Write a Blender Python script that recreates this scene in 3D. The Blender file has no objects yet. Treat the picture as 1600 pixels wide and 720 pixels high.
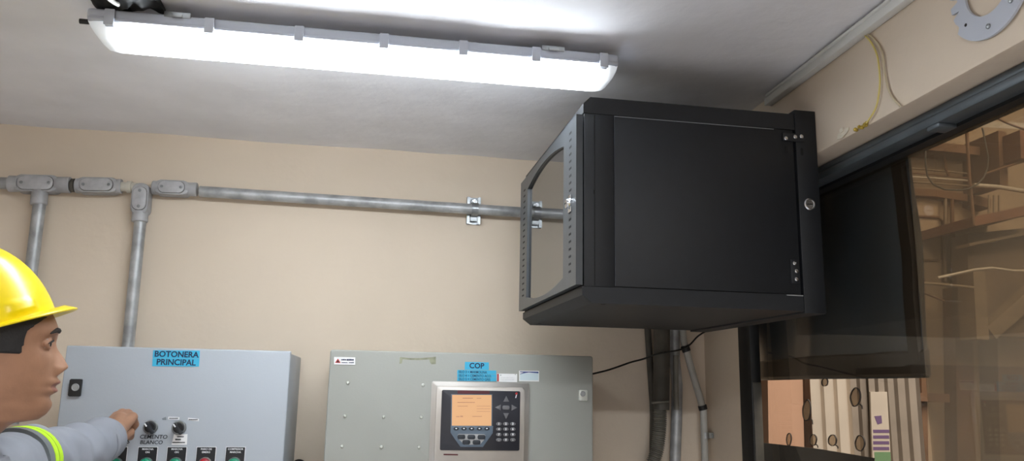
import bpy, bmesh, math, random
from mathutils import Vector, Matrix, noise
random.seed(7)
SC = bpy.context.scene
COL = SC.collection
PI = math.pi
V = Vector

# ------------------------------------------------------------------ camera
FPX = 1253.0
YAW, PITCH, ROLL = [math.radians(a) for a in (9.5, 11.13, 1.08)]
CZ = 1.60
cy, sy, cp, sp = math.cos(YAW), math.sin(YAW), math.cos(PITCH), math.sin(PITCH)
FWD = V((sy*cp, cy*cp, sp)); _r = V((cy, -sy, 0)); _u = _r.cross(FWD)
cr_, sr_ = math.cos(ROLL), math.sin(ROLL)
RGT = _r*cr_ + _u*sr_; UPV = _u*cr_ - _r*sr_
CAM = V((0, 0, CZ))
cd = bpy.data.cameras.new('camera'); cam = bpy.data.objects.new('camera', cd); COL.objects.link(cam)
cd.sensor_fit = 'HORIZONTAL'; cd.sensor_width = 36; cd.lens = 36*FPX/1600; cd.clip_start = 0.02
cam.matrix_world = Matrix(((RGT.x, UPV.x, -FWD.x, 0), (RGT.y, UPV.y, -FWD.y, 0), (RGT.z, UPV.z, -FWD.z, CZ), (0, 0, 0, 1)))
SC.camera = cam

def ray(x, y): return FWD + RGT*((x-800)/FPX) - UPV*((y-360)/FPX)
def at(x, y, Y):                      # where a sight line meets the plane at depth Y
    d = ray(x, y); return CAM + d*(Y/d.y)
WA = math.radians(1.4)                # the right wall stands 1.4 degrees off square
WT = V((math.sin(WA), math.cos(WA), 0)); WN = V((math.cos(WA), -math.sin(WA), 0))
W0 = V((.917, 1.65, 0))               # a point of the beam face
def onw(x, y, off=0):
    d = ray(x, y); p0 = W0 + WN*off
    return CAM + d*((p0-CAM).dot(WN)/d.dot(WN))
def wp(Yd, z, off=0):                 # point on the right wall at depth Yd
    p = W0 + WN*off; t = (Yd-p.y)/WT.y
    q = p + WT*t; return V((q.x, q.y, z))

# ------------------------------------------------------------------ materials
def s2l(c):
    return tuple(((v/255/12.92) if v/255 <= .04045 else ((v/255+.055)/1.055)**2.4) for v in c)
def mat(name, rgb, rough=.5, metal=0, nscale=0, namt=.0, bump=0, bscale=60, spec=.5, emit=None, coat=0, rgb2=None, detail=4):
    m = bpy.data.materials.new(name); m.use_nodes = True
    nt = m.node_tree; b = nt.nodes['Principled BSDF']
    b.inputs['Base Color'].default_value = (*s2l(rgb), 1)
    b.inputs['Roughness'].default_value = rough; b.inputs['Metallic'].default_value = metal
    b.inputs['Specular IOR Level'].default_value = spec; b.inputs['Coat Weight'].default_value = coat
    if emit:
        b.inputs['Emission Color'].default_value = (*s2l(emit[0]), 1); b.inputs['Emission Strength'].default_value = emit[1]
    tc = nt.nodes.new('ShaderNodeTexCoord')
    if nscale:
        n = nt.nodes.new('ShaderNodeTexNoise'); n.inputs['Scale'].default_value = nscale; n.inputs['Detail'].default_value = detail
        nt.links.new(tc.outputs['Object'], n.inputs['Vector'])
        r = nt.nodes.new('ShaderNodeValToRGB')
        c2 = rgb2 or tuple(max(0, v*(1-namt)) for v in rgb)
        r.color_ramp.elements[0].position = .35; r.color_ramp.elements[1].position = .65
        r.color_ramp.elements[0].color = (*s2l(c2), 1); r.color_ramp.elements[1].color = (*s2l(rgb), 1)
        nt.links.new(n.outputs['Fac'], r.inputs['Fac']); nt.links.new(r.outputs['Color'], b.inputs['Base Color'])
    if bump:
        n = nt.nodes.new('ShaderNodeTexNoise'); n.inputs['Scale'].default_value = bscale; n.inputs['Detail'].default_value = 5
        nt.links.new(tc.outputs['Object'], n.inputs['Vector'])
        bp = nt.nodes.new('ShaderNodeBump'); bp.inputs['Strength'].default_value = bump; bp.inputs['Distance'].default_value = .004
        nt.links.new(n.outputs['Fac'], bp.inputs['Height']); nt.links.new(bp.outputs['Normal'], b.inputs['Normal'])
    return m
M = {}
def mk(k, *a, **kw): M[k] = mat(k, *a, **kw)
mk('beige_paint', (224, 208, 188), .7, nscale=1.7, namt=.035, bump=.35, bscale=26, spec=.3)
mk('ceiling_paint', (242, 242, 246), .75, nscale=5, namt=.035, bump=.7, bscale=17, spec=.3)
mk('ground_dirt', (128, 120, 108), .8, nscale=3, namt=.15)
mk('floor_tile', (226, 228, 234), .7, nscale=6, namt=.15)
mk('dark_wall', (226, 216, 204), .8, nscale=2, namt=.04)
mk('box_grey', (166, 172, 179), .42, nscale=3, namt=.02, bump=.05, bscale=180)
mk('panel_grey', (155, 156, 149), .42, nscale=3, namt=.03, bump=.05, bscale=180)
mk('bolt_grey', (205, 208, 200), .35, metal=.3)
mk('rack_black', (21, 24, 29), .55, nscale=40, namt=.12, bump=.04, bscale=400, spec=.5)
mk('rack_door', (66, 70, 74), .38, nscale=30, namt=.08)
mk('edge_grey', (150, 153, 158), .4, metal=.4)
mk('edge_dim', (70, 74, 82), .4)
mk('slot_black', (8, 8, 9), .8)
mk('chrome', (215, 217, 220), .2, metal=1)
mk('zinc', (178, 182, 184), .33, metal=.85, nscale=30, namt=.2)
mk('galvanised', (188, 190, 191), .42, metal=.35, nscale=22, namt=.22)
mk('cast_grey', (178, 178, 180), .55, metal=.1, nscale=25, namt=.12, bump=.15, bscale=120)
mk('cast_cover', (188, 188, 190), .5, metal=.1, nscale=40, namt=.1, bump=.1, bscale=200)
mk('lamp_base', (190, 195, 206), .5, nscale=5, namt=.02)
mk('white_plastic', (226, 226, 222), .5, nscale=4, namt=.04)
mk('dirty_white', (205, 200, 186), .6, nscale=9, namt=.12)
mk('grip_grey', (40, 43, 47), .25)
mk('black_plastic', (24, 25, 27), .4, nscale=30, namt=.15)
mk('dull_black', (30, 31, 33), .7, nscale=20, namt=.2)
mk('frame_black', (24, 25, 26), .5, nscale=10, namt=.2)
mk('rail_grey', (96, 104, 110), .42, metal=.3, nscale=9, namt=.12)
mk('rail_dark', (26, 27, 29), .5)
mk('cyan_tape', (62, 176, 214), .45, nscale=5, namt=.03)
mk('ink_navy', (20, 36, 72), .5)
mk('ink_black', (28, 34, 40), .6)
mk('ink_grey', (120, 126, 130), .6)
mk('paper_white', (232, 232, 232), .5, nscale=5, namt=.02)
mk('red_print', (176, 44, 44), .5)
mk('blue_print', (54, 70, 130), .5)
mk('pale_blue', (196, 212, 218), .5)
mk('legend_black', (26, 28, 32), .4)
mk('print_white', (225, 228, 230), .5)
mk('green_cap', (22, 150, 112), .3, nscale=30, namt=.08, spec=.6)
mk('red_cap', (165, 26, 44), .3, nscale=30, namt=.08, spec=.6)
mk('steel_brushed', (196, 192, 186), .34, metal=.75, nscale=8, namt=.08)
mk('face_dark', (46, 47, 54), .3, nscale=6, namt=.1, spec=.5)
mk('face_wine', (84, 30, 38), .4)
mk('key_panel', (92, 106, 120), .45)
mk('key_dark', (36, 42, 50), .45)
mk('key_grey', (104, 104, 106), .5)
mk('screen_print', (170, 120, 96), .6)
mk('stain', (150, 152, 128), .6, nscale=60, namt=.2)
mk('glue', (150, 138, 122), .65, nscale=30, namt=.2)
mk('glue_dark', (58, 50, 44), .7)
mk('skin', (162, 120, 94), .5, nscale=40, namt=.06, spec=.4, bump=.04, bscale=300)
mk('lip', (142, 96, 82), .5)
mk('brow', (46, 36, 32), .8, nscale=200, namt=.3)
mk('hair', (26, 22, 21), .6, nscale=120, namt=.3, bump=.3, bscale=300)
mk('eye_white', (150, 138, 128), .4)
mk('iris', (40, 26, 20), .2)
mk('helmet_yellow', (240, 212, 10), .28, nscale=6, namt=.03, spec=.5)
mk('shirt_grey', (146, 149, 157), .85, nscale=6, namt=.06, bump=.2, bscale=40)
mk('lime', (196, 240, 32), .7, nscale=40, namt=.06, emit=None)
mk('silver_tape', (120, 126, 128), .5, metal=.3)
mk('trouser', (52, 58, 74), .85, nscale=20, namt=.1)
mk('boot', (50, 38, 30), .6, nscale=20, namt=.15)
mk('pipe_dark', (84, 80, 72), .6, nscale=16, namt=.2)
mk('flex_grey', (128, 124, 114), .55, nscale=16, namt=.15)
mk('pvc_grey', (186, 184, 176), .5, nscale=14, namt=.1)
mk('cable_black', (22, 21, 20), .55)
mk('cable_cream', (196, 182, 152), .55)
mk('cable_yellow', (212, 194, 112), .55)
mk('foam_yellow', (190, 160, 60), .8, nscale=60, namt=.3)
mk('clear_tape', (225, 215, 196), .2)
mk('hem_black', (20, 18, 20), .5)
mk('sheet_black', (66, 82, 98), .32, spec=.6)
mk('out_wall', (186, 164, 138), .8, nscale=2.2, namt=.10)
mk('out_pink', (214, 172, 146), .8, nscale=3, namt=.06)
mk('out_brown', (132, 98, 72), .75, nscale=7, namt=.15)
mk('out_rust', (140, 96, 72), .75, nscale=7, namt=.15)
mk('out_pipe', (156, 138, 116), .6, nscale=8, namt=.15)
mk('out_pale', (214, 204, 188), .55, nscale=8, namt=.1)
mk('out_machine', (122, 104, 86), .75, nscale=5, namt=.2)
mk('out_metal', (222, 212, 200), .5, nscale=5, namt=.06)
mk('out_metal_dull', (170, 160, 150), .55, nscale=5, namt=.1)
mk('purple_print', (120, 96, 140), .6)
mk('green_print', (120, 160, 120), .6)

# lamp cover: frosted plastic lit by the tubes behind its middle, dimmer past the tube ends
def lamp_mat():
    m = bpy.data.materials.new('lamp_cover'); m.use_nodes = True; nt = m.node_tree; b = nt.nodes['Principled BSDF']
    b.inputs['Base Color'].default_value = (.75, .78, .82, 1); b.inputs['Roughness'].default_value = .35
    tc = nt.nodes.new('ShaderNodeTexCoord'); sx = nt.nodes.new('ShaderNodeSeparateXYZ')
    nt.links.new(tc.outputs['Generated'], sx.inputs[0])
    r = nt.nodes.new('ShaderNodeValToRGB'); e = r.color_ramp.elements
    e[0].position = .0; e[0].color = (.004, .004, .0042, 1); e[1].position = .095; e[1].color = (1, 1, 1, 1); a = e.new(.030); a.color = (.012, .012, .012, 1); a = e.new(.055); a.color = (.06, .06, .06, 1)
    a = e.new(.945); a.color = (1, 1, 1, 1); a = e.new(.968); a.color = (.05, .05, .05, 1); a = e.new(.985); a.color = (.012, .012, .012, 1)
    nt.links.new(sx.outputs[0], r.inputs[0])
    mu = nt.nodes.new('ShaderNodeMath'); mu.operation = 'MULTIPLY'; mu.inputs[1].default_value = LAMP
    nt.links.new(r.outputs['Color'], mu.inputs[0]); nt.links.new(mu.outputs[0], b.inputs['Emission Strength'])
    b.inputs['Emission Color'].default_value = (.87, .94, 1, 1)
    return m
LAMP = 27.5
M['lamp_cover'] = lamp_mat()
def emis(name, rgb, st):
    m = mat(name, rgb, .4, emit=(rgb, st)); M[name] = m
M['screen_glow'] = mat('screen_glow', (90, 66, 46), .4, emit=((240, 186, 134), .62))
# glass
def glass_mat(name, tint, rough=0.0, haze=0.0, hazecol=(150, 130, 105), ior=1.5):
    m = bpy.data.materials.new(name); m.use_nodes = True; nt = m.node_tree
    for n in list(nt.nodes): nt.nodes.remove(n)
    out = nt.nodes.new('ShaderNodeOutputMaterial')
    tr = nt.nodes.new('ShaderNodeBsdfTransparent'); tr.inputs[0].default_value = (*s2l(tint), 1)
    gl = nt.nodes.new('ShaderNodeBsdfGlossy'); gl.inputs['Roughness'].default_value = .02
    df = nt.nodes.new('ShaderNodeBsdfDiffuse'); df.inputs[0].default_value = (*s2l(hazecol), 1)
    fr = nt.nodes.new('ShaderNodeFresnel'); fr.inputs[0].default_value = ior
    m1 = nt.nodes.new('ShaderNodeMixShader'); m1.inputs[0].default_value = haze
    if haze:
        tc = nt.nodes.new('ShaderNodeTexCoord'); n = nt.nodes.new('ShaderNodeTexNoise'); n.inputs['Scale'].default_value = 3.0
        nt.links.new(tc.outputs['Object'], n.inputs['Vector'])
        mp = nt.nodes.new('ShaderNodeMapRange'); mp.inputs[1].default_value = .3; mp.inputs[2].default_value = .7
        mp.inputs[3].default_value = haze*.75; mp.inputs[4].default_value = haze*1.25
        nt.links.new(n.outputs['Fac'], mp.inputs[0]); nt.links.new(mp.outputs[0], m1.inputs[0])
    m2 = nt.nodes.new('ShaderNodeMixShader')
    nt.links.new(tr.outputs[0], m1.inputs[1]); nt.links.new(df.outputs[0], m1.inputs[2])
    ge = nt.nodes.new('ShaderNodeNewGeometry'); om = nt.nodes.new('ShaderNodeMath'); om.operation = 'SUBTRACT'; om.inputs[0].default_value = 1; nt.links.new(ge.outputs['Backfacing'], om.inputs[1])
    mm = nt.nodes.new('ShaderNodeMath'); mm.operation = 'MULTIPLY'; nt.links.new(fr.outputs[0], mm.inputs[0]); nt.links.new(om.outputs[0], mm.inputs[1])
    nt.links.new(mm.outputs[0], m2.inputs[0]); nt.links.new(m1.outputs[0], m2.inputs[1]); nt.links.new(gl.outputs[0], m2.inputs[2])
    nt.links.new(m2.outputs[0], out.inputs[0])
    return m
M['glass_clear'] = glass_mat('glass_clear', (236, 232, 226), haze=.03)
M['glass_dusty'] = glass_mat('glass_dusty', (205, 196, 182), haze=.30, hazecol=(150, 132, 108))
def translucent(m):
    nt = m.node_tree; b = nt.nodes['Principled BSDF']; out = nt.nodes['Material Output']
    tl = nt.nodes.new('ShaderNodeBsdfTranslucent'); tl.inputs[0].default_value = (*s2l((176, 160, 140)), 1)
    tr = nt.nodes.new('ShaderNodeBsdfTransparent'); tr.inputs[0].default_value = (*s2l((238, 228, 216)), 1)
    a = nt.nodes.new('ShaderNodeMixShader'); a.inputs[0].default_value = .8; nt.links.new(tl.outputs[0], a.inputs[1]); nt.links.new(tr.outputs[0], a.inputs[2])
    c = nt.nodes.new('ShaderNodeMixShader'); c.inputs[0].default_value = .85; nt.links.new(b.outputs[0], c.inputs[1]); nt.links.new(a.outputs[0], c.inputs[2])
    nt.links.new(c.outputs[0], out.inputs[0])
translucent(M['glue'])
def smoked():
    m = mat('smoked_glass', (24, 25, 26), .03, spec=.5); b = m.node_tree.nodes['Principled BSDF']
    b.inputs['IOR'].default_value = 3.6; return m
M['smoked_glass'] = smoked()

# ------------------------------------------------------------------ mesh helpers
class MB:
    def __init__(s, frame=None): s.v = []; s.f = []; s.mi = []; s.fr = frame; s.cur = 0
    def add(s, vs, fs, frame=True):
        o = len(s.v); fr = s.fr if frame else None
        s.v += [(fr @ V(v)) if fr else V(v) for v in vs]
        s.f += [tuple(i+o for i in f) for f in fs]; s.mi += [s.cur]*len(fs); return s
    def box(s, a, b, bev=0, seg=2):
        x0, x1 = sorted((a[0], b[0])); y0, y1 = sorted((a[1], b[1])); z0, z1 = sorted((a[2], b[2]))
        vs = [(x0,y0,z0),(x1,y0,z0),(x1,y1,z0),(x0,y1,z0),(x0,y0,z1),(x1,y0,z1),(x1,y1,z1),(x0,y1,z1)]
        fs = [(0,3,2,1),(4,5,6,7),(0,1,5,4),(1,2,6,5),(2,3,7,6),(3,0,4,7)]
        if bev:
            bm = bmesh.new(); bv = [bm.verts.new(v) for v in vs]
            for f in fs: bm.faces.new([bv[i] for i in f])
            bmesh.ops.bevel(bm, geom=bm.edges[:], offset=bev, segments=seg, affect='EDGES', profile=.5)
            bm.verts.index_update()
            vs = [tuple(v.co) for v in bm.verts]; fs = [tuple(v.index for v in f.verts) for f in bm.faces]; bm.free()
        return s.add(vs, fs)
    def prism(s, pts, w0, w1, bev=0, seg=2):     # outline in local u,v swept along local w
        n = len(pts)
        vs = [(p[0], p[1], w0) for p in pts] + [(p[0], p[1], w1) for p in pts]
        fs = [tuple(range(n))[::-1], tuple(range(n, 2*n))] + [(i, (i+1) % n, n+(i+1) % n, n+i) for i in range(n)]
        if bev:
            bm = bmesh.new(); bv = [bm.verts.new(v) for v in vs]
            for f in fs: bm.faces.new([bv[i] for i in f])
            ed = [e for e in bm.edges if e.verts[0].index >= 0]
            bm.verts.index_update(); ed = [e for e in bm.edges if e.verts[0].index >= n and e.verts[1].index >= n]
            bmesh.ops.bevel(bm, geom=ed, offset=bev, segments=seg, affect='EDGES', profile=.5); bm.verts.index_update()
            vs = [tuple(v.co) for v in bm.verts]; fs = [tuple(v.index for v in f.verts) for f in bm.faces]; bm.free()
        return s.add(vs, fs)
    def ringplate(s, outer, inner, w0, w1):      # two closed outlines with the same count
        n = len(outer); vs = []
        for w in (w0, w1): vs += [(p[0], p[1], w) for p in outer] + [(p[0], p[1], w) for p in inner]
        fs = []
        for i in range(n):
            j = (i+1) % n
            fs += [(i, n+i, n+j, j), (2*n+i, 2*n+j, 3*n+j, 3*n+i), (i, j, 2*n+j, 2*n+i), (n+i, 3*n+i, 3*n+j, n+j)]
        return s.add(vs, fs)
    def tube(s, path, r, seg=16, caps=True, frame=True):
        P = [V(p) for p in path]; n = len(P); R = r if isinstance(r, (list, tuple)) else [r]*n
        T = [(P[min(i+1, n-1)]-P[max(i-1, 0)]).normalized() for i in range(n)]
        a = V((0, 0, 1)) if abs(T[0].z) < .9 else V((1, 0, 0))
        X = T[0].cross(a).normalized(); vs = []; fs = []
        for i in range(n):
            X = (X-T[i]*X.dot(T[i])).normalized(); Yv = T[i].cross(X)
            for k in range(seg):
                t = 2*PI*k/seg; vs.append(P[i]+X*(math.cos(t)*R[i])+Yv*(math.sin(t)*R[i]))
        for i in range(n-1):
            for k in range(seg):
                l = (k+1) % seg; fs.append((i*seg+k, i*seg+l, (i+1)*seg+l, (i+1)*seg+k))
        if caps: fs += [tuple(range(seg))[::-1], tuple(range((n-1)*seg, n*seg))]
        return s.add(vs, fs, frame)
    def cyl(s, p0, p1, r, seg=24, bev=0):
        p0, p1 = V(p0), V(p1)
        if not bev: return s.tube([p0, p1], r, seg)
        d = (p1-p0).normalized()
        return s.tube([p0, p1-d*bev, p1-d*bev*.3, p1], [r, r, r-bev*.35, r-bev], seg)
    def lathe(s, p, axis, prof, seg=32):         # prof: (distance along axis, radius)
        p, a = V(p), V(axis).normalized()
        return s.tube([p+a*d for d, _ in prof], [max(q, 1e-5) for _, q in prof], seg) if False else s._lathe(p, a, prof, seg)
    def _lathe(s, p, a, prof, seg):
        b = V((0, 0, 1)) if abs(a.z) < .9 else V((1, 0, 0)); X = a.cross(b).normalized(); Yv = a.cross(X); vs = []; fs = []
        for d, r in prof:
            for k in range(seg):
                t = 2*PI*k/seg; vs.append(p+a*d+X*(math.cos(t)*max(r, 1e-5))+Yv*(math.sin(t)*max(r, 1e-5)))
        n = len(prof)
        for i in range(n-1):
            for k in range(seg):
                l = (k+1) % seg; fs.append((i*seg+k, i*seg+l, (i+1)*seg+l, (i+1)*seg+k))
        fs += [tuple(range(seg))[::-1], tuple(range((n-1)*seg, n*seg))]
        return s.add(vs, fs)
    def ball(s, c, r, sc=(1, 1, 1), nu=20, nv=12):
        c = V(c); vs = [c+V((0, 0, r*sc[2]))]; fs = []
        for i in range(1, nv):
            t = PI*i/nv
            for k in range(nu):
                a = 2*PI*k/nu; vs.append(c+V((r*sc[0]*math.sin(t)*math.cos(a), r*sc[1]*math.sin(t)*math.sin(a), r*sc[2]*math.cos(t))))
        vs.append(c-V((0, 0, r*sc[2]))); L = len(vs)-1
        for k in range(nu):
            l = (k+1) % nu; fs += [(0, 1+k, 1+l), (L, 1+(nv-2)*nu+l, 1+(nv-2)*nu+k)]
            for i in range(nv-2): fs.append((1+i*nu+k, 1+(i+1)*nu+k, 1+(i+1)*nu+l, 1+i*nu+l))
        return s.add(vs, fs)
    def capsule(s, a, b, ra, rb, seg=18):
        a, b = V(a), V(b); d = (b-a); L = d.length
        if L < 1e-6: return s.ball(a, ra)
        d /= L; prof = []
        for i in range(7): t = PI/2*i/6; prof.append((-ra*math.cos(t), ra*math.sin(t)))
        for i in range(7): t = PI/2*i/6; prof.append((L+rb*math.sin(t), rb*math.cos(t)))
        return s._lathe(a, d, prof, seg)
    def text(s, txt, p, size, bold=0.0, align='CENTER', shear=0, sx=1.0, th=.0003):
        c = bpy.data.curves.new('t', 'FONT'); c.body = txt; c.size = size; c.align_x = align; c.align_y = 'CENTER'; c.offset = bold; c.shear = shear
        c.extrude = th/2; c.resolution_u = 3
        o = bpy.data.objects.new('t', c); COL.objects.link(o)
        dg = bpy.context.evaluated_depsgraph_get(); me = bpy.data.meshes.new_from_object(o.evaluated_get(dg))
        vs = [(v.co.x*sx+p[0], v.co.y+p[1], v.co.z+th/2+(p[2] if len(p) > 2 else 0)) for v in me.vertices]; fs = [tuple(f.vertices) for f in me.polygons]
        bpy.data.objects.remove(o); bpy.data.curves.remove(c); bpy.data.meshes.remove(me)
        return s.add(vs, fs)
    def mesh(s, name, mats, smooth=True, ang=35):
        me = bpy.data.meshes.new(name); me.from_pydata([tuple(v) for v in s.v], [], s.f)
        for m in mats: me.materials.append(M[m])
        bm = bmesh.new(); bm.from_mesh(me); bm.faces.ensure_lookup_table()
        for f, i in zip(bm.faces, s.mi): f.material_index = i
        bmesh.ops.recalc_face_normals(bm, faces=bm.faces[:])
        for f in bm.faces: f.smooth = smooth
        ca = math.radians(ang)
        for e in bm.edges:
            if len(e.link_faces) == 2 and e.calc_face_angle(0) > ca: e.smooth = False
        bm.to_mesh(me); bm.free(); return me
WLOC = {}
def put(name, me, parent=None):
    vs = [v.co for v in me.vertices]
    lo = V((min(v.x for v in vs), min(v.y for v in vs), min(v.z for v in vs))); hi = V((max(v.x for v in vs), max(v.y for v in vs), max(v.z for v in vs)))
    c = V(((lo.x+hi.x)/2, (lo.y+hi.y)/2, lo.z))
    me.transform(Matrix.Translation(-c))
    o = bpy.data.objects.new(name, me); COL.objects.link(o); WLOC[o.name] = c
    if parent: o.parent = parent; o.location = c-WLOC[parent.name]
    else: o.location = c
    return o
def build(name, mb, mats, parent=None, label=None, smooth=True, ang=35):
    if isinstance(mats, str): mats = [mats]
    o = put(name, mb.mesh(name, mats, smooth, ang), parent)
    if label: o['label'] = label
    return o
def tag(o, label, cat, group=None):
    o['label'] = label; o['category'] = cat
    if group: o['group'] = group
    return o
def empty(name, loc, label, cat, group=None):
    o = bpy.data.objects.new(name, None); COL.objects.link(o); o.location = loc; WLOC[o.name] = V(loc); o.empty_display_size = .05
    return tag(o, label, cat, group)
def struct(o): o['kind'] = 'structure'; return o
def copytree(o, delta, parent=None):
    c = o.copy(); COL.objects.link(c)
    WLOC[c.name] = WLOC[o.name]+V(delta)
    if parent: c.parent = parent; c.location = WLOC[c.name]-WLOC[parent.name]
    else: c.location = WLOC[c.name]
    for ch in [k for k in COL.objects if k.parent == o]: copytree(ch, delta, c)
    return c
def plane_y(Y): return Matrix(((1, 0, 0, 0), (0, 0, -1, Y), (0, 1, 0, 0), (0, 0, 0, 1)))   # u=X v=Z w=towards the room
def rrect(x0, y0, x1, y1, r, n=5):
    pts = []
    for cx, cy_, a0 in ((x1-r, y1-r, 0), (x0+r, y1-r, 90), (x0+r, y0+r, 180), (x1-r, y0+r, 270)):
        for i in range(n+1): a = math.radians(a0+90*i/n); pts.append((cx+r*math.cos(a), cy_+r*math.sin(a)))
    return pts
def circ(cx, cy_, r, n=24, ry=None): return [(cx+r*math.cos(2*PI*i/n), cy_+(ry or r)*math.sin(2*PI*i/n)) for i in range(n)]
def smoothpath(pts, n=8):
    P = [V(p) for p in pts]; out = []
    for i in range(len(P)-1):
        p0, p1, p2, p3 = P[max(i-1, 0)], P[i], P[i+1], P[min(i+2, len(P)-1)]
        for k in range(n):
            t = k/n; out.append(.5*((2*p1)+(p2-p0)*t+(2*p0-5*p1+4*p2-p3)*t*t+(3*p1-p0-3*p2+p3)*t**3))
    return out+[P[-1]]

# ------------------------------------------------------------------ room shell
ZC = 2.31; YB = 2.40; XL = -1.75; YF = -2.3
BEAM_Z = 2.105; OW = .085        # wall face lies .085 behind the beam face
b = MB(); b.box((XL-.1, YB, 0), (1.13, YB+.12, ZC+.1)); struct(build('wall_back', b, 'beige_paint'))
b = MB(); b.box((XL-.1, YF-.1, 0), (XL, YB, ZC+.1)); struct(build('wall_left', b, 'dark_wall'))
b = MB(); b.box((XL-.1, YF-.1, 0), (1.3, YF, ZC+.1)); struct(build('wall_front', b, 'dark_wall'))
b = MB(); b.box((XL-.1, YF-.1, -.1), (1.2, YB+.1, 0)); struct(build('floor', b, 'floor_tile'))
# ceiling: a finely divided slab so that the plaster undulates
b = MB(); nx, ny = 90, 90; vs = []
x0, x1, y0, y1 = XL-.1, 1.25, YF-.1, YB+.02
for j in range(ny+1):
    for i in range(nx+1):
        x = x0+(x1-x0)*i/nx; y = y0+(y1-y0)*j/ny
        vs.append((x, y, ZC+.006*noise.noise(V((x*2.2, y*2.2, 3)))+.003*noise.noise(V((x*6, y*6, 9)))))
fs = [(j*(nx+1)+i, j*(nx+1)+i+1, (j+1)*(nx+1)+i+1, (j+1)*(nx+1)+i) for j in range(ny) for i in range(nx)]
b.add(vs, fs); b.box((x0, y0, ZC+.03), (x1, y1, ZC+.13)); struct(build('ceiling', b, 'ceiling_paint'))
# right wall: pier beside the corner, low sill wall, pier behind the camera, and the deep beam over the window
def wbox(mb, ya, yb, z0, z1, o0, o1, bev=0):
    ps = [wp(ya, 0, o0), wp(yb, 0, o0), wp(yb, 0, o1), wp(ya, 0, o1)]
    vs = [(p.x, p.y, z) for z in (z0, z1) for p in ps]
    fs = [(0, 1, 2, 3), (4, 7, 6, 5), (0, 4, 5, 1), (1, 5, 6, 2), (2, 6, 7, 3), (3, 7, 4, 0)]
    if bev:
        bm = bmesh.new(); bv = [bm.verts.new(v) for v in vs]
        for f in fs: bm.faces.new([bv[i] for i in f])
        bmesh.ops.bevel(bm, geom=bm.edges[:], offset=bev, segments=2, affect='EDGES', profile=.5); bm.verts.index_update()
        vs = [tuple(v.co) for v in bm.verts]; fs = [tuple(v.index for v in f.verts) for f in bm.faces]; bm.free()
    return mb.add(vs, fs)
YJ = 2.145                         # jamb
b = MB()
wbox(b, YJ, YB+.05, 0, BEAM_Z+.02, OW, OW+.032)
wbox(b, -.6, YJ, 0, .90, OW, OW+.12)
wbox(b, YF-.1, -.6, 0, BEAM_Z+.02, OW, OW+.12)
wbox(b, YF-.1, YB, BEAM_Z, ZC+.05, 0, OW+.12, .006)
struct(build('wall_right', b, 'beige_paint'))

# ------------------------------------------------------------------ window
win = bpy.data.objects.new('window_1', None); COL.objects.link(win); win.location = wp(1.0, .9, OW+.04); WLOC[win.name] = V(win.location); struct(win)
b = MB()
wbox(b, YJ-.078, YJ, .9, BEAM_Z-.03, OW-.002, OW+.027, .003)        # post against the pier
wbox(b, -.6, -.54, .9, BEAM_Z-.03, OW, OW+.06, .003)
wbox(b, -.6, YJ, .9, .95, OW, OW+.06, .003)
build('window_frame', b, 'frame_black', win, 'black painted steel window frame')
b = MB()
wbox(b, -.6, YJ, 2.066, BEAM_Z-.0005, .086, .125)
build('head_rail', b, 'rail_dark', win)
b = MB()
wbox(b, -.6, YJ, 2.090, BEAM_Z-.001, .054, .088, .002)
wbox(b, -.6, YJ, 2.072, 2.0885, .049, .088, .003)
wbox(b, 1.20, 1.235, 2.064, 2.074, .050, .088, .004)
build('sliding_track', b, 'rail_grey', win, 'grey aluminium sliding track under the beam')
YS = 1.372
b = MB(); wbox(b, YS, YJ-.03, .95, 2.068, .109, .113); g1 = build('window_pane', b, 'glass_clear', win, 'clear glass pane with spots of old glue')
b = MB(); wbox(b, -.56, YS, .95, 2.068, .109, .113); build('window_pane', b, 'glass_dusty', win, 'dusty brownish glass pane')
# dried glue left on the clear pane
UW = Matrix((( -WT.x, 0, -WN.x, 0), (-WT.y, 0, -WN.y, 0), (0, 1, 0, 0), (0, 0, 0, 1)))   # u towards the camera, v up, w into the room
def wallframe(p): m = UW.copy(); m.translation = p; return m
for i, (px, py, rx, ry, tail) in enumerate(((1261, 641, 8, 15, 1), (1337, 620, 8.5, 13, 1), (1233, 686, 5, 9, 0), (1271, 687, 6.5, 8, 1), (1301, 688, 7.5, 8, 1), (1344, 692, 8, 11, 0), (1289, 597, 6, 6, 0))):
    p = onw(px, py, .1085); s = (p-CAM).length/FPX
    kx = 1.5*s; ky = s
    b = MB(wallframe(p)); o_ = []; i_ = []
    for k in range(28):
        a = 2*PI*k/28; j = 1+.10*noise.noise(V((math.cos(a)*1.5+i*7, math.sin(a)*1.5, i)))
        sk = .25*math.sin(a)
        o_.append(((rx*math.cos(a)*j+sk*ry*.6)*kx, ry*math.sin(a)*j*ky)); i_.append((o_[-1][0]*.88, o_[-1][1]*.91))
    b.prism(i_, -.001, .0012)
    b.cur = 1; b.ringplate(o_, i_, -.001, .0018)
    if tail: b.tube([(rx*.7*kx, -ry*.75*ky, 0), (rx*1.1*kx, -ry*.9*ky, 0), (rx*1.15*kx, -ry*1.25*ky, 0)], .0014, 8)
    build('glue_spot', b, ['glue', 'glue_dark'], g1)

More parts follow.
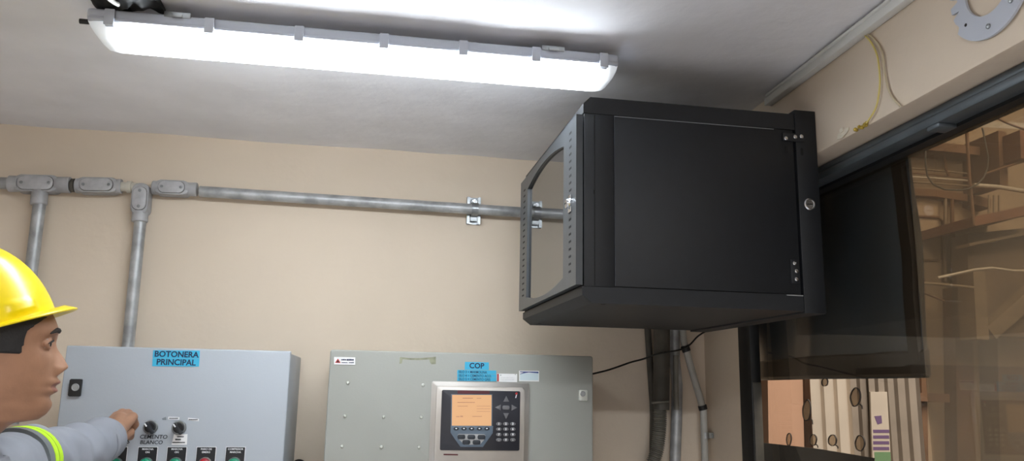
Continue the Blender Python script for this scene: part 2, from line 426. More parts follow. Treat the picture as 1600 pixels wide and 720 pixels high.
# black plastic sheet hanging outside the pane
ys = [1.418+(2.20-1.418)*i/44 for i in range(45)]; zt, zb = 2.100, 1.635
b = MB(); G = []
for side in (0, 1):
    for j in range(33):
        z = zt+(zb-zt)*j/32
        for i, y in enumerate(ys):
            e = .012+.013*math.sin(y*11+z*6)+.016*noise.noise(V((y*5, z*4, 2)))+.006*noise.noise(V((y*13, z*9, 5)))
            yy = y+.004*noise.noise(V((z*9, 1, 1))) if i == 0 else y
            G.append(wp(yy, z, .128+e+side*.0012))
n = 45; N2 = 33*n; fs = []
for j in range(32):
    for i in range(n-1):
        a = j*n+i; fs += [(a, a+1, a+n+1, a+n), (N2+a, N2+a+n, N2+a+n+1, N2+a+1)]
for i in range(n-1): fs += [(i, N2+i, N2+i+1, i+1), (32*n+i, 32*n+i+1, N2+32*n+i+1, N2+32*n+i)]
for j in range(32): fs += [(j*n, (j+1)*n, N2+(j+1)*n, N2+j*n), (j*n+n-1, N2+j*n+n-1, N2+(j+1)*n+n-1, (j+1)*n+n-1)]
b.add(G, fs)
sheet = tag(build('plastic_sheet', b, 'sheet_black', ang=80), 'black glossy plastic sheet hung behind the window glass beside the rack cabinet', 'plastic sheet')

b = MB()                                                             # folded dark hems along the free edges
def hem(path, half, mb):
    vs = []; fs = []
    for p, d in path:
        for q, o in ((-half, .0), (-half*.8, .006), (half*.8, .006), (half, .0)): vs.append(p+d*q-WN*(o+.001))
        for q in (-half, -half*.8, half*.8, half): vs.append(p+d*q+WN*.0028)
    for i in range(len(path)-1):
        o = i*8
        for a, c in ((0, 1), (1, 2), (2, 3), (3, 7), (7, 6), (6, 5), (5, 4), (4, 0)): fs.append((o+a, o+c, o+8+c, o+8+a))
    fs += [tuple(range(4))+(7, 6, 5, 4), tuple(len(vs)-8+k for k in (0, 1, 2, 3, 7, 6, 5, 4))]
    mb.add(vs, fs)
hem([(G[j*n+2], WT) for j in range(33)], .020, b); hr = build('side_hem', b, 'hem_black', sheet)
b = MB(); hem([(G[30*n+i], V((0, 0, 1))) for i in range(0, n)], .026, b); build('bottom_hem', b, 'hem_black', sheet)

# white duct in the ceiling corner above the beam
b = MB(); wbox(b, YF, 1.715, ZC-.030, ZC-.012, -.020, -.0008, .002); wbox(b, YF, 1.700, ZC-.0125, ZC-.006, -.024, -.0008, .002)
tag(build('cable_trunking', b, 'white_plastic'), 'white plastic cable trunking along the top of the beam under the ceiling', 'trunking')

# ring shaped bracket screwed on the beam
rc = wp(1.65, 2.222, 0); U0 = .656
p0 = wp(1.65-U0*math.cos(WA), 2.222, 0)
ring = empty('mounting_ring', p0, 'pale grey flat mounting ring screwed to the beam near the ceiling', 'bracket')
b = MB(wallframe(p0)); outer = []; inner = []
for k in range(96):
    a = 2*PI*k/96; d = math.degrees(a); r = .087
    if 172 < d < 208: r = .080
    for s_ in (178, 196):
        if abs(d-s_) < 2.6: r = .064
    if 208 <= d < 216: r = .078
    outer.append((r*math.cos(a), r*math.sin(a))); inner.append((.0465*math.cos(a), .0465*math.sin(a)-.004))
b.ringplate(outer, inner, .0025, .007)
build('ring_plate', b, 'lamp_base', ring, ang=30)
for q in ((-.003, -.070), (.045, -.052)):
    b = MB(wallframe(p0)); b.lathe((q[0], q[1], .007), (0, 0, 1), [(0, .004), (.002, .004), (.003, .002), (.003, .0005)], 16); build('screw', b, 'zinc', ring)
for q in ((-.050, -.046), (.046, .046)):
    b = MB(wallframe(p0)); b.prism(circ(q[0], q[1], .0028, 12), .0068, .0073); build('screw_hole', b, 'slot_black', ring)

# loose wires on the beam
def wu(u, z, off=0): return wp(1.65-u*math.cos(WA), z, off)
w1 = [(.322, 2.296), (.352, 2.262), (.370, 2.225), (.373, 2.18), (.366, 2.15), (.352, 2.126), (.322, 2.109)]
b = MB(); b.tube(smoothpath([wu(u, z, -.005) for u, z in w1]), .0017, 8)
tag(build('wire', b, 'cable_yellow'), 'yellowish thin wire looping down the beam to its lower edge', 'wire')
w2 = [(.326, 2.297), (.362, 2.262), (.384, 2.225), (.388, 2.18), (.398, 2.14), (.424, 2.1065)]
b = MB(); b.tube(smoothpath([wu(u, z, -.004) for u, z in w2]), .0019, 8)
tag(build('wire', b, 'cable_cream'), 'cream thin wire running down the beam beside the yellowish one', 'wire')
b = MB(); q = wu(.30, 2.1075, -.004)
for k in range(9): b.ball(q+V((random.uniform(-.001, .001), random.uniform(-.020, .020), random.uniform(-.002, .004))), random.uniform(.003, .005), nu=8, nv=6)
tag(build('foam_residue', b, 'foam_yellow'), 'yellow foam residue on the lower edge of the beam', 'foam')
b = MB(wallframe(wu(.235, 2.116, -.001))); b.prism([(-.022, -.006), (-.004, -.008), (.020, .000), (.022, .006), (.004, .008), (-.018, .004)], 0, .0015); b.prism([(-.006, .002), (.006, .004), (.004, .012), (-.008, .010)], .001, .004)
tag(build('tape_scrap', b, 'clear_tape'), 'scrap of clear tape stuck to the beam near the rack cabinet', 'tape')

# ------------------------------------------------------------------ ceiling lamp
LX0, LX1 = -.559, .469; LY0, LY1 = 1.500, 1.606
def lamp(zc, label, zb_=2.260):
    root = empty('ceiling_lamp', ((LX0+LX1)/2, (LY0+LY1)/2, zb_+.022), label, 'lamp')
    # profile of the base tray in Y,Z extruded along X
    fx = Matrix(((0, 0, 1, 0), (1, 0, 0, 0), (0, 1, 0, 0), (0, 0, 0, 1)))      # u=Y v=Z w=X
    zb = 2.260
    b = MB(); b.box((LX0, LY0, zb), (LX1, LY1, zb+.022), .006, 3); build('base_tray', b, 'lamp_base', root)
    b = MB(); b.box((LX0+.003, LY0-.003, zb-.003), (LX1-.003, LY1+.003, zb+.003), .002); build('seal_rim', b, 'lamp_base', root)
    # cover: shallow tray shape with raking end caps
    b = MB(); sec = [(LY0+.002, zb-.001), (LY0+.003, zb-.018), (LY0+.008, zb-.027), (LY0+.018, zb-.033), (LY1-.030, zb-.033), (LY1-.016, zb-.028), (LY1-.007, zb-.018), (LY1-.003, zb-.001)]
    xs = [(LX0+.001, .0), (LX0+.004, .25), (LX0+.012, .6), (LX0+.024, .9), (LX0+.040, 1), (LX0+.2, 1), (LX1-.2, 1), (LX1-.030, 1), (LX1-.018, .92), (LX1-.009, .7), (LX1-.003, .35), (LX1-.001, 0)]
    vs = []; fs = []; m = len(sec)
    for x, k in xs:
        for y, z in sec:
            ym = (LY0+LY1)/2; vs.append((x, ym+(y-ym)*(.86+.14*k), zb-.001+(z-zb+.001)*k))
    for i in range(len(xs)-1):
        for j in range(m-1): fs.append((i*m+j, i*m+j+1, (i+1)*m+j+1, (i+1)*m+j))
    b.add(vs, fs); build('lamp_cover', b, 'lamp_cover', root, 'glowing frosted white cover', ang=50)
    # clips along both long sides
    for px in (172, 314, 447, 578, 705, 826, 942):
        t = (px-138)/(970-138); x = LX0+(LX1-LX0)*t+.004*math.sin(t*PI)
        for yy, s in ((LY0-.003, -1), (LY1+.003, 1)):
            b = MB(); b.box((x-.009, yy, zb-.012), (x+.009, yy+s*.005, zb+.019), .0015)
            b.box((x-.007, yy, zb-.013), (x+.007, yy-s*.008, zb-.009), .001)
            build('clip', b, 'lamp_base', root)
    for x in (LX0+.160, LX1-.140):
        b = MB(); b.box((x-.024, LY0-.0015, zb+.016), (x+.024, LY0+.03, zb+.027), .001); b.box((x-.010, LY0-.006, zb+.015), (x+.010, LY0, zb+.023), .0015)
        build('mounting_bracket', b, 'zinc', root)
    b = MB(); b.cyl((LX0-.028, LY0+.05, zb+.014), (LX0+.004, LY0+.05, zb+.014), .005, 12); build('cable_gland', b, 'black_plastic', root)
    return root
lamp(ZC, 'long white fluorescent ceiling lamp with lit frosted cover and side clips')
# crumpled black plastic and white cable end above the left end of the lamp
b = MB()
nu_, nv_ = 26, 10; vs = []; fs = []
for j in range(nv_+1):
    for i in range(nu_+1):
        u = i/nu_; v = j/nv_; x = -.555+.125*u; y = 1.44+.10*v+.02*math.sin(u*6)
        h = .010+.018*math.sin(PI*v)*math.sin(PI*min(1, u*1.05))**.6
        vs.append((x, y+.014*noise.noise(V((u*5, v*4, 1))), ZC-.006-h*(.75+.6*noise.noise(V((u*7, v*5, 4))))))
for j in range(nv_):
    for i in range(nu_): a = j*(nu_+1)+i; fs.append((a, a+1, a+nu_+2, a+nu_+1))
k0 = len(vs)
vs += [(v[0], v[1], ZC-.004) for v in vs]
for j in range(nv_):
    for i in range(nu_): a = k0+j*(nu_+1)+i; fs.append((a, a+nu_+1, a+nu_+2, a+1))
ring_ = [i for i in range(nu_+1)]+[j*(nu_+1)+nu_ for j in range(1, nv_+1)]+[nv_*(nu_+1)+i for i in range(nu_-1, -1, -1)]+[j*(nu_+1) for j in range(nv_-1, 0, -1)]
for i in range(len(ring_)): a, c = ring_[i], ring_[(i+1) % len(ring_)]; fs.append((a, c, c+k0, a+k0))
b.add(vs, fs); tag(build('plastic_wrap', b, 'dull_black', ang=80), 'crumpled black plastic tucked above the left end of the ceiling lamp', 'plastic')
b = MB(); b.tube(smoothpath([(-.525, 1.30, ZC-.012), (-.520, 1.38, ZC-.024), (-.505, 1.44, ZC-.034), (-.497, 1.475, ZC-.030)]), .004, 10)
tag(build('lamp_cable', b, 'white_plastic'), 'short white cable entering the black plastic above the lamp', 'cable')

# ------------------------------------------------------------------ conduits on the back wall
YP = YB-.032
def pxr(px, Y): return px*Y/FPX
def conduit(name, pts, r, m, label, cat='conduit', group=None):
    b = MB(); b.tube([V(p) for p in pts], r, 24); return tag(build(name, b, m), label, cat, group)
# conduit body: oblong casting with screwed cover, sockets at the ends; axis d, cover towards the room
def conduit_body(a, c, w, label, ends=(1, 1), branch=None):
    a, c = at(*a, YP), at(*c, YP); d = (c-a); L = d.length; d.normalize()
    side = V((0, -1, 0)).cross(d).normalized()
    mid = (a+c)/2
    fr = Matrix((( d.x, side.x, 0, mid.x), (d.y, side.y, -1, mid.y), (d.z, side.z, 0, mid.z), (0, 0, 0, 1)))
    root = empty('conduit_fitting', mid-V((0, 0, w)), label, 'conduit body')
    b = MB(fr); b.prism(rrect(-L/2, -w, L/2, w, w*.75, 6), -.026, .016, .004, 3)
    hl = L/2
    for s, e in ((-1, ends[0]), (1, ends[1])):
        if e: b.lathe((s*(hl-.010), 0, -.002), (s, 0, 0), [(0, w*.95), (.010+.5*e, w*.98), (.010+.5*e+.002, w*.9), (.012+.5*e, w*.6)], 24)
    if branch is not None:
        bx, bl = branch; b.lathe((bx, -w*.6, -.002), (0, -1, 0), [(0, w*.9), (bl-.003, w*.92), (bl, w*.82), (bl, w*.5)], 24)
    build('body', b, 'cast_grey', root)
    cw = w*.80; b = MB(fr); b.prism(rrect(-hl+.0110, -cw-.001, hl-.0110, cw+.001, cw*.9, 6), .0155, .0168); build('gasket', b, 'pipe_dark', root)
    b = MB(fr); b.prism(rrect(-hl+.012, -cw, hl-.012, cw, cw*.9, 6), .0168, .0205, .0012); cv = build('cover', b, 'cast_cover', root)
    for s in (-1, 1):
        b = MB(fr); b.lathe((s*(hl-.012-cw*.55), 0, .0205), (0, 0, 1), [(0, .0042), (.0015, .0042), (.0025, .003), (.0026, .0003)], 14)
        b.box((s*(hl-.012-cw*.55)-.003, -.0004, .0225), (s*(hl-.012-cw*.55)+.003, .0004, .0237)); build('screw', b, 'zinc', root)
    return root
conduit_body((24, 287), (94, 288.5), .0235, 'grey T-shaped conduit body with cover at upper left of the wall', ends=(.03, .05), branch=(.006, .045))
conduit_body((121, 290), (186, 291), .0215, 'grey straight conduit body with cover between the two conduit drops', ends=(.005, .01))
conduit_body((222.5, 288), (218.5, 336), .0225, 'grey upright elbow conduit body above the drop to the control box', ends=(0, .035))
conduit_body((243, 293), (297, 295.5), .0205, 'grey conduit body where the long horizontal conduit starts', ends=(.012, .035))
b = MB(); b.tube([at(112, 289.5, YP), at(117, 289.6, YP)], .019, 20); b.tube([at(106, 289.4, YP), at(124, 290, YP)], .0145, 20)
tag(build('conduit_nipple', b, ['pipe_dark']), 'dark threaded nipple between T-shaped and straight conduit bodies', 'nipple')
b = MB(); b.tube([at(186, 291.5, YP), at(214, 293, YP)], .0135, 20); b.tube([at(199, 292, YP), at(206, 292.4, YP)], .017, 20)
tag(build('conduit_nipple', b, ['dirty_white']), 'pale threaded nipple joining straight body to upright elbow body', 'nipple')
cA, cB = at(26, 287, YP), at(-120, 280, YP); cE = cA+(cB-cA)*((XL+.002-cA.x)/(cB.x-cA.x))
conduit('conduit', [cE, cA], .0165, 'galvanised', 'grey horizontal conduit entering from the left edge into T-shaped body')
p1 = at(63.5, 305, YP); p2 = at(49, 420, YP); conduit('conduit', [p1, p1+(p2-p1)*3.0], .0165, 'galvanised', 'galvanised conduit dropping behind the yellow hard hat')
p1 = at(219, 347, YP); p2 = at(200, 541, YP); p2.z = 1.676
conduit('conduit', [p1, p2], .0160, 'galvanised', 'galvanised conduit dropping to the top of the left control box')
pa, pb = at(312, 299, YP), at(821, 332, YP); d = pb-pa
conduit('conduit', [pa, pa+d*1.42], .0160, 'galvanised', 'long galvanised conduit running along the wall behind the rack cabinet')
# strut clamp on the long conduit
def strut_clamp(px, label):
    t = (px-312)/(821-312); c = pa+d*t; root = empty('conduit_clamp', c-V((0, 0, .04)), label, 'clamp')
    fr = Matrix(((1, 0, 0, c.x), (0, 0, -1, YB-.002), (0, 1, 0, c.z), (0, 0, 0, 1)))
    b = MB(fr); W2 = .021
    # C-channel: back, two sides, two lips, standing upright behind the conduit
    b.box((-W2, -.042, 0), (W2, .042, .0025)); b.box((-W2, -.042, 0), (-W2+.0025, .042, .012)); b.box((W2-.0025, -.042, 0), (W2, .042, .012))
    b.box((-W2, -.042, .0105), (-W2+.009, .042, .013)); b.box((W2-.009, -.042, .0105), (W2, .042, .013)); build('strut_channel', b, 'zinc', root)
    b = MB(fr); R = .0178
    pts = [V((0, -.034, .0135)), V((0, -.022, .0145))]
    pts += [V((0, R*math.sin(a), .031+R*math.cos(a))) for a in [math.radians(k) for k in range(-112, 113, 16)]]
    pts += [V((0, .022, .0145)), V((0, .034, .0135))]
    vs = []; fs = []
    for p in pts:
        for dx, dr in ((-.010, 0), (.010, 0), (.010, .0022), (-.010, .0022)):
            q = V((dx, p.y, p.z+(dr if abs(p.y) > .02 else 0)))
            if abs(p.y) <= .02 or p.z > .016:
                o = (V((0, p.y, p.z))-V((0, 0, .031))).normalized()*dr; q = V((dx, p.y+o.y, p.z+o.z))
            vs.append(q)
    for i in range(len(pts)-1):
        for k in range(4): l = (k+1) % 4; fs.append((i*4+k, i*4+l, i*4+4+l, i*4+4+k))
    fs += [(0, 1, 2, 3), tuple(len(vs)-4+k for k in (3, 2, 1, 0))]; b.add(vs, fs); build('strap', b, 'zinc', root)
    b = MB(fr); b.cyl((0, .024, .012), (0, .024, .040), .003, 12); b.prism([(.0065*math.cos(PI/3*k), .024+.0065*math.sin(PI/3*k)) for k in range(6)], .030, .036); b.prism(circ(0, .024, .0085, 18), .018, .020)
    build('bolt', b, 'chrome', root)
strut_clamp(737, 'zinc strut clamp holding the long horizontal conduit, left of the rack cabinet')

# ------------------------------------------------------------------ left control box
YBX = 2.06
FB = plane_y(YBX)
def bx(px, py): p = at(px, py, YBX); return (p.x, p.z)
X0, X1 = -.716, -.2015; ZT, ZBm = 1.680, .98
box = empty('control_box', ((X0+X1)/2, (YBX+YB)/2, ZBm), 'light grey wall control box with cyan label and green and red pushbuttons', 'control box')
b = MB(); b.box((X0+.006, YBX+.022, ZBm+.006), (X1-.004, YB-.001, ZT-.004), .004); build('body', b, 'box_grey', box)
b = MB(); b.box((X0, YBX, ZBm), (X1, YBX+.018, ZT), .0035, 3); build('door', b, 'box_grey', box)
b = MB(FB); u, v = bx(118.5, 605.5); b.prism(rrect(u-.0135, v-.020, u+.0135, v+.020, .003), 0, .006, .0015); la = build('latch', b, 'black_plastic', box, 'black quarter-turn latch')
b = MB(FB); b.lathe((u+.001, v+.001, .006), (0, 0, 1), [(0, .0085), (.002, .0085), (.0025, .0072), (.0012, .0062), (.0012, .0005)], 24); b.prism([(u-.003, v-.002), (u+.004, v-.002), (u+.004, v+.003), (u-.003, v+.003)], .0068, .0084); build('lock_core', b, 'galvanised', la)
# BOTONERA PRINCIPAL on two strips of cyan tape
def quad(pxs, fn): return [fn(*p) for p in pxs]
b = MB(FB); b.prism(quad(((239.5, 547), (312.5, 547.5), (312, 560), (238.5, 559.5)), bx), 0, .0007); b.prism(quad(((238.5, 559.8), (312, 560.3), (311, 572.5), (238, 572)), bx), 0, .0008)
tp = build('label_tape', b, 'cyan_tape', box, 'cyan label reading BOTONERA PRINCIPAL')
b = MB(FB); u, v = bx(276, 553.8); b.text('BOTONERA', (u, v, .0008), .0192, .0005, sx=.98); u, v = bx(275.3, 566.2); b.text('PRINCIPAL', (u, v, .0009), .0192, .0005, sx=.98); build('lettering', b, 'ink_navy', tp)
# selector switches
def selector(px, py, ang=-52):
    u, v = bx(px, py)
    b = MB(FB); b.lathe((u, v, 0), (0, 0, 1), [(0, .0165), (.003, .0165), (.0050, .0150), (.0050, .0130), (.004, .0118), (.004, .0005)], 32); sw = build('selector_switch', b, 'zinc', box)
    c, s = math.cos(math.radians(ang)), math.sin(math.radians(ang))
    fr = FB @ Matrix(((c, -s, 0, u), (s, c, 0, v), (0, 0, 1, 0), (0, 0, 0, 1)))
    b = MB(fr); b.lathe((0, 0, .004), (0, 0, 1), [(0, .0116), (.008, .0116), (.0095, .0105), (.0095, .0005)], 32)
    build('knob', b, 'black_plastic', sw)
    b = MB(fr); b.prism(rrect(-.0135, -.0042, .0175, .0042, .0030), .0135, .021, .0022, 3); build('grip', b, 'grip_grey', sw)
    b = MB(fr); b.box((-.0125, -.0032, .0205), (-.0045, -.0002, .0216)); build('pointer', b, 'print_white', sw)
selector(235.6, 667); selector(280, 668); selector(191, 666)
def lettering(lines, parent, mt, fn, FR, bold=.0002):
    b = MB(FR)
    for txt, px, py, size, sx, sh in lines: u, v = fn(px, py); b.text(txt, (u, v, .0004), size, bold, sx=sx, shear=sh)
    return build('lettering', b, mt, parent)
lettering((('CEMENTO', 240, 682.5, .0125, 1.05, .1), ('BLANCO', 236.5, 691, .0120, 1.05, .1)), box, 'ink_black', bx, FB, .0002)
lettering((('CEMENTO', 185, 681, .0125, 1.0, .1), ('GRIS', 193, 690, .0125, 1.05, .1)), box, 'ink_black', bx, FB, .0002)
def sticker(name, pxs, fn, FR, m, parent, th=.0005, label=None):
    b = MB(FR); b.prism(quad(pxs, fn), 0, th); return build(name, b, m, parent, label)
def dashes(parent, items, fn, FR, m, th=.0008, name='lettering'):
    # print too small to read: rows of tiny letter strokes
    b = MB(FR); rnd = random.Random(len(items)*13+int(items[0][0]))
    for xa, xb, py, h in items:
        x = xa
        while x < xb:
            w = min(rnd.uniform(.5, 1.3)*h*.6, xb-x)
            if w > .15: u0, v0 = fn(x, py-h/2*rnd.uniform(.7, 1)); u1, v1 = fn(x+w, py+h/2); b.box((u0, v1, .0004), (u1, v0, th))
            x += w+h*.16
    return build(name, b, m, parent)
s1 = sticker('sticker', ((263, 651), (280.5, 651.6), (280.2, 655.6), (262.8, 655)), bx, FB, 'paper_white', box); dashes(s1, ((264.5, 278.5, 653.2, 1.5),), bx, FB, 'ink_black')
s2 = sticker('sticker', ((294, 652.5), (311, 654.3), (310.6, 658), (293.6, 656.2)), bx, FB, 'paper_white', box); dashes(s2, ((295, 309, 655.2, 1.5),), bx, FB, 'ink_black')
s3 = sticker('sticker', ((272, 678), (293, 678), (292, 694.5), (268, 694.5)), bx, FB, 'paper_white', box)
dashes(s3, ((277, 287.5, 682, 1.8), (274, 283, 686.3, 2.6), (269.5, 289, 691, 1.8)), bx, FB, 'ink_black')
sticker('smudge', ((253, 653.5), (259.5, 651), (260, 656), (254, 656)), bx, FB, 'ink_grey', box, .0004)
# pushbuttons on black legend plates
def pushbutton(px, cap, l1, l2):
    (u0, v0), (u1, _) = bx(px-14.6, 698.3), bx(px+14.8, 698.3); um = (u0+u1)/2; W2 = (u1-u0)/2
    b = MB(FB); b.prism(rrect(um-W2-.001, v0-.073, um+W2+.001, v0+.001, .001), 0, .0008); pl = build('push_button', b, 'paper_white', box)
    b = MB(FB); b.prism(rrect(um-W2, v0-.072, um+W2, v0, .0012), .0008, .0018); build('legend_plate', b, 'legend_black', pl)
    cv = v0-.0375
    b = MB(FB); b.lathe((um, cv, .0018), (0, 0, 1), [(0, .0150), (.005, .0150), (.0075, .0138), (.0075, .0125), (.003, .0122)], 32); build('collar', b, 'zinc' if cap == 'green_cap' else 'steel_brushed', pl)
    b = MB(FB); b.lathe((um, cv, .002), (0, 0, 1), [(0, .0132), (.010, .0132), (.013, .0120), (.0145, .008), (.015, .0005)], 32); build('button_cap', b, cap, pl)
    b = MB(FB); b.text(l1, (um, v0-.0045, .0018), .0058, .0001, sx=1.05); b.text(l2, (um, v0-.0115, .0018), .0058, .0001, sx=1.05); build('lettering', b, 'print_white', pl)
for px, cap, l1, l2 in ((184.5, 'green_cap', 'MARCHA', 'ON'), (231.5, 'green_cap', 'MARCHA', 'ON'), (277, 'green_cap', 'MARCHA', 'ON'), (322.8, 'red_cap', 'PARO DE', 'EMERG'), (368.5, 'green_cap', 'COMPRESOR', 'MARCHA')):
    pushbutton(px, cap, l1, l2)
# small dark push knob on the wall between the boxes
q = at(468, 728, YB); b = MB(); b.lathe(q, (0, -1, 0), [(0, .017), (.012, .017), (.016, .013), (.022, .021), (.030, .021), (.036, .015), (.038, .001)], 28)
tag(build('wall_knob', b, 'black_plastic'), 'dark round knob on the wall between the two boxes', 'knob')

# ------------------------------------------------------------------ middle panel with the weighing indicator
YP2 = 2.10; FP = plane_y(YP2)
def p2(px, py): p = at(px, py, YP2); return (p.x, p.z)
A0, A1 = -.109, .577; AT, AB = 1.688, .98
pan = empty('electrical_panel', ((A0+A1)/2, (YP2+YB)/2, AB), 'greenish grey electrical panel with row of bolts and cyan COP label', 'electrical panel')
b = MB(); b.box((A0+.005, YP2+.022, AB+.005), (A1-.005, YB-.001, AT-.005), .004); build('body', b, 'panel_grey', pan)
b = MB(FP); b.prism(rrect(A0, AB, A1, AT, .006, 4), -.020, 0, .003, 3); build('door', b, 'panel_grey', pan)
for px, py in ((543.5, 598), (661, 601.5), (539, 649.5), (599.5, 651), (658, 651.5), (534.5, 697), (596, 698), (654.5, 698.5)):
    u, v = p2(px, py); b = MB(FP); b.lathe((u, v, 0), (0, 0, 1), [(0, .0042), (.0015, .0040), (.003, .0026), (.0034, .0003)], 14); build('bolt', b, 'bolt_grey', pan)
w = sticker('warning_label', ((522, 557.5), (555, 558.3), (555, 570), (522, 569.2)), p2, FP, 'paper_white', pan, .0016, 'small white warning label with red triangle')
b = MB(FP); b.prism(quad(((528, 559.8), (532.2, 566.8), (523.6, 566.6)), p2), .0016, .0021); build('triangle', b, 'red_print', w)
b = MB(FP); b.prism(quad(((528, 562), (530.2, 565.9), (526, 565.8)), p2), .0021, .0024); build('triangle_symbol', b, 'legend_black', w)
dashes(w, ((533.5, 541, 561.8, 2.2), (542, 553, 561.9, 2.8), (534, 543, 566.3, 1.3), (545.5, 553, 566.3, 1.6)), p2, FP, 'ink_navy', .0022)
# traces of old adhesive
b = MB(FP); b.prism(quad(((625, 557.6), (640, 559.3), (655, 559.4), (672, 558.2), (681, 557.2), (681, 568.5), (674, 569), (671.5, 565), (671, 561.4), (655, 562.4), (640, 562), (629, 561), (628, 567.6), (624, 568)), p2), 0, .0004); build('adhesive_stain', b, 'stain', pan, 'olive stain of old adhesive')
# lock
u, v = p2(910.5, 617.5); b = MB(FP); b.prism(rrect(u-.0115, v-.0140, u+.0115, v+.0140, .002), 0, .005, .0015); lk = build('lock', b, 'bolt_grey', pan)
b = MB(FP); b.lathe((u-.001, v+.004, .005), (0, 0, 1), [(0, .0072), (.002, .0070), (.003, .0058), (.0016, .0050), (.0016, .0003)], 22); b.box((u-.003, v+.003, .006), (u+.001, v+.005, .0076)); build('lock_core', b, 'galvanised', lk)
# labels
b = MB(FP); b.prism(quad(((726.5, 565.2), (763.8, 566), (763.8, 577.8), (726, 577.2)), p2), 0, .0007)
for k, (a_, c_) in enumerate(((578.2, 584.0), (584.3, 589.5), (589.8, 595.2))): b.prism(quad(((714.6, a_-.4), (775.4, a_+.4), (775.2, c_+.4), (714.2, c_-.4)), p2), 0, .0008+.0001*k)
tp = build('label_tape', b, 'cyan_tape', pan, 'cyan label strips headed COP')
b = MB(FP); u, v = p2(744.8, 571.6); b.text('COP', (u, v, .0008), .0190, .0005)
for txt, py in (('SILO 3 = MARMOLINA', 581.1), ('SILO 4 = CEMENTO ACO.', 586.9), ('SILO 5 = CEMENTO GRIS', 592.4)):
    u, v = p2(716.5, py-.3); b.text(txt, (u, v, .0010), .0088, .00012, align='LEFT', sx=.86)
build('lettering', b, 'ink_navy', tp)
w = sticker('sticker', ((776.5, 583.4), (808, 584), (808, 597), (776.5, 596.4)), p2, FP, 'paper_white', pan, .0005, 'white sticker with red edge')
b = MB(FP); b.prism(quad(((776.8, 583.8), (779.4, 583.8), (779.4, 595.8), (776.8, 595.8)), p2), .0005, .0008); build('red_edge', b, 'red_print', w)
dashes(w, ((781.5, 783.2, 585.8, 1.8), (804.5, 806, 584.9, 1.2), (782, 804, 590, .35), (782, 804, 593, .35)), p2, FP, 'ink_grey', .0008)
w = sticker('sticker', ((811, 578.9), (842.3, 579.3), (842.2, 596), (811, 595.3)), p2, FP, 'paper_white', pan, .0006, 'white sticker with blue swoosh')
b = MB(FP); b.prism(quad(((812.3, 583), (841.3, 582), (841.2, 594), (812.3, 593.8)), p2), .0006, .0008); build('tint', b, 'pale_blue', w)
b = MB(FP); b.prism(quad(((812.3, 580), (841.3, 580.5), (841.3, 583.0), (826, 581.7), (819, 582.9), (812.4, 584.6), (812.4, 583.8), (818, 581.6), (812.3, 581.4)), p2), .0008, .0010); build('swoosh', b, 'blue_print', w)

# indicator
YI = YP2-.001; FI = plane_y(YI)
def pi_(px, py): p = at(px, py, YI); return (p.x, p.z)
ix0, iz1 = pi_(674.5, 595.2); ix1 = pi_(826.4, 600)[0]; iz0 = iz1-.215
ind = empty('weighing_indicator', ((ix0+ix1)/2, YI-.01, iz0), 'panel-mounted weighing indicator with lit orange screen in steel bezel', 'indicator')
fx0, fz1 = pi_(690, 608.8); fx1, fz0 = pi_(810.3, 703.5)
b = MB(FI); b.prism(rrect(ix0, iz0, ix1, iz1, .006), 0, .004, .0012); b.prism(rrect(ix0+.013, iz0+.012, ix1-.013, iz1-.012, .006), .004, .010, .003, 3); bz = build('bezel', b, 'steel_brushed', ind, 'brushed steel bezel')
b = MB(FI); b.prism(quad(((692.5, 708.2), (715, 708.6), (715, 710.8), (692.5, 710.4)), pi_), .010, .0106); build('name_strip', b, 'face_wine', bz, 'dark red name strip')
b = MB(FI); b.prism(rrect(fx0, fz0, fx1, fz1, .004), .010, .0118, .0006); fc = build('faceplate', b, 'face_dark', ind, 'dark glossy membrane faceplate')
b = MB(FI); b.prism(quad(((714, 610), (764, 610.2), (764, 615), (714, 614.8)), pi_), .0118, .0121); build('wine_band', b, 'face_wine', fc)
b = MB(FI); u, v = pi_(804.6, 618.6); b.text('i', (u, v, .0118), .014, .0006, shear=.25); build('logo', b, 'print_white', fc)
b = MB(FI); u, v = pi_(805.6, 614.6); b.prism(circ(u, v, .0030, 16), .0123, .0127); build('logo_dot', b, 'red_print', fc)
b = MB(FI); b.prism(quad(((703.6, 664.6), (769.4, 665), (768.8, 676), (753.4, 697.6), (718.4, 697.4), (703.2, 675.2)), pi_), .0118, .0126, .0004); kp = build('key_panel', b, 'key_panel', ind, 'slate grey key panel below the screen')
b = MB(FI); b.prism(quad(((704.2, 615.4), (768.4, 615.6), (768, 666), (703.8, 665.6)), pi_), .0118, .0124); sf = build('screen', b, 'key_panel', ind)
b = MB(FI); b.prism(quad(((705.8, 616.6), (767, 616.8), (766.6, 664.6), (705.2, 664.4)), pi_), .0124, .0129); build('display', b, 'screen_glow', sf, 'lit orange display')
dashes(sf, ((722, 738, 621.8, 1.3), (744, 751, 621.9, 1), (714, 741, 628.3, 1.1), (714, 730, 634, .8), (744, 765, 634, .6), (744, 765, 638.2, .6), (744, 765, 642.4, .6), (712, 717, 650.4, 1.3), (718.5, 722.5, 650, 2), (737, 752, 650, .9)), pi_, FI, 'screen_print', .0132, 'display_print')
def key(px, py, rx, ry, m, parent, w0=.0126, shape='oval'):
    u, v = pi_(px, py); sx_ = rx*YI/FPX; sz = ry*YI/FPX; b = MB(FI)
    if shape == 'oval': b.prism(circ(u, v, sx_, 22, sz), w0, w0+.0012, .0004)
    elif shape == 'pill': b.prism(rrect(u-sx_, v-sz, u+sx_, v+sz, min(sx_, sz)*.75, 4), w0, w0+.0012, .0004)
    else: a = shape; b.prism([(u+math.cos(a+t)*sx_, v+math.sin(a+t)*sz) for t in (0, 2.2, -2.2)], w0, w0+.0008, .0002)
    return build('key', b, m, parent)
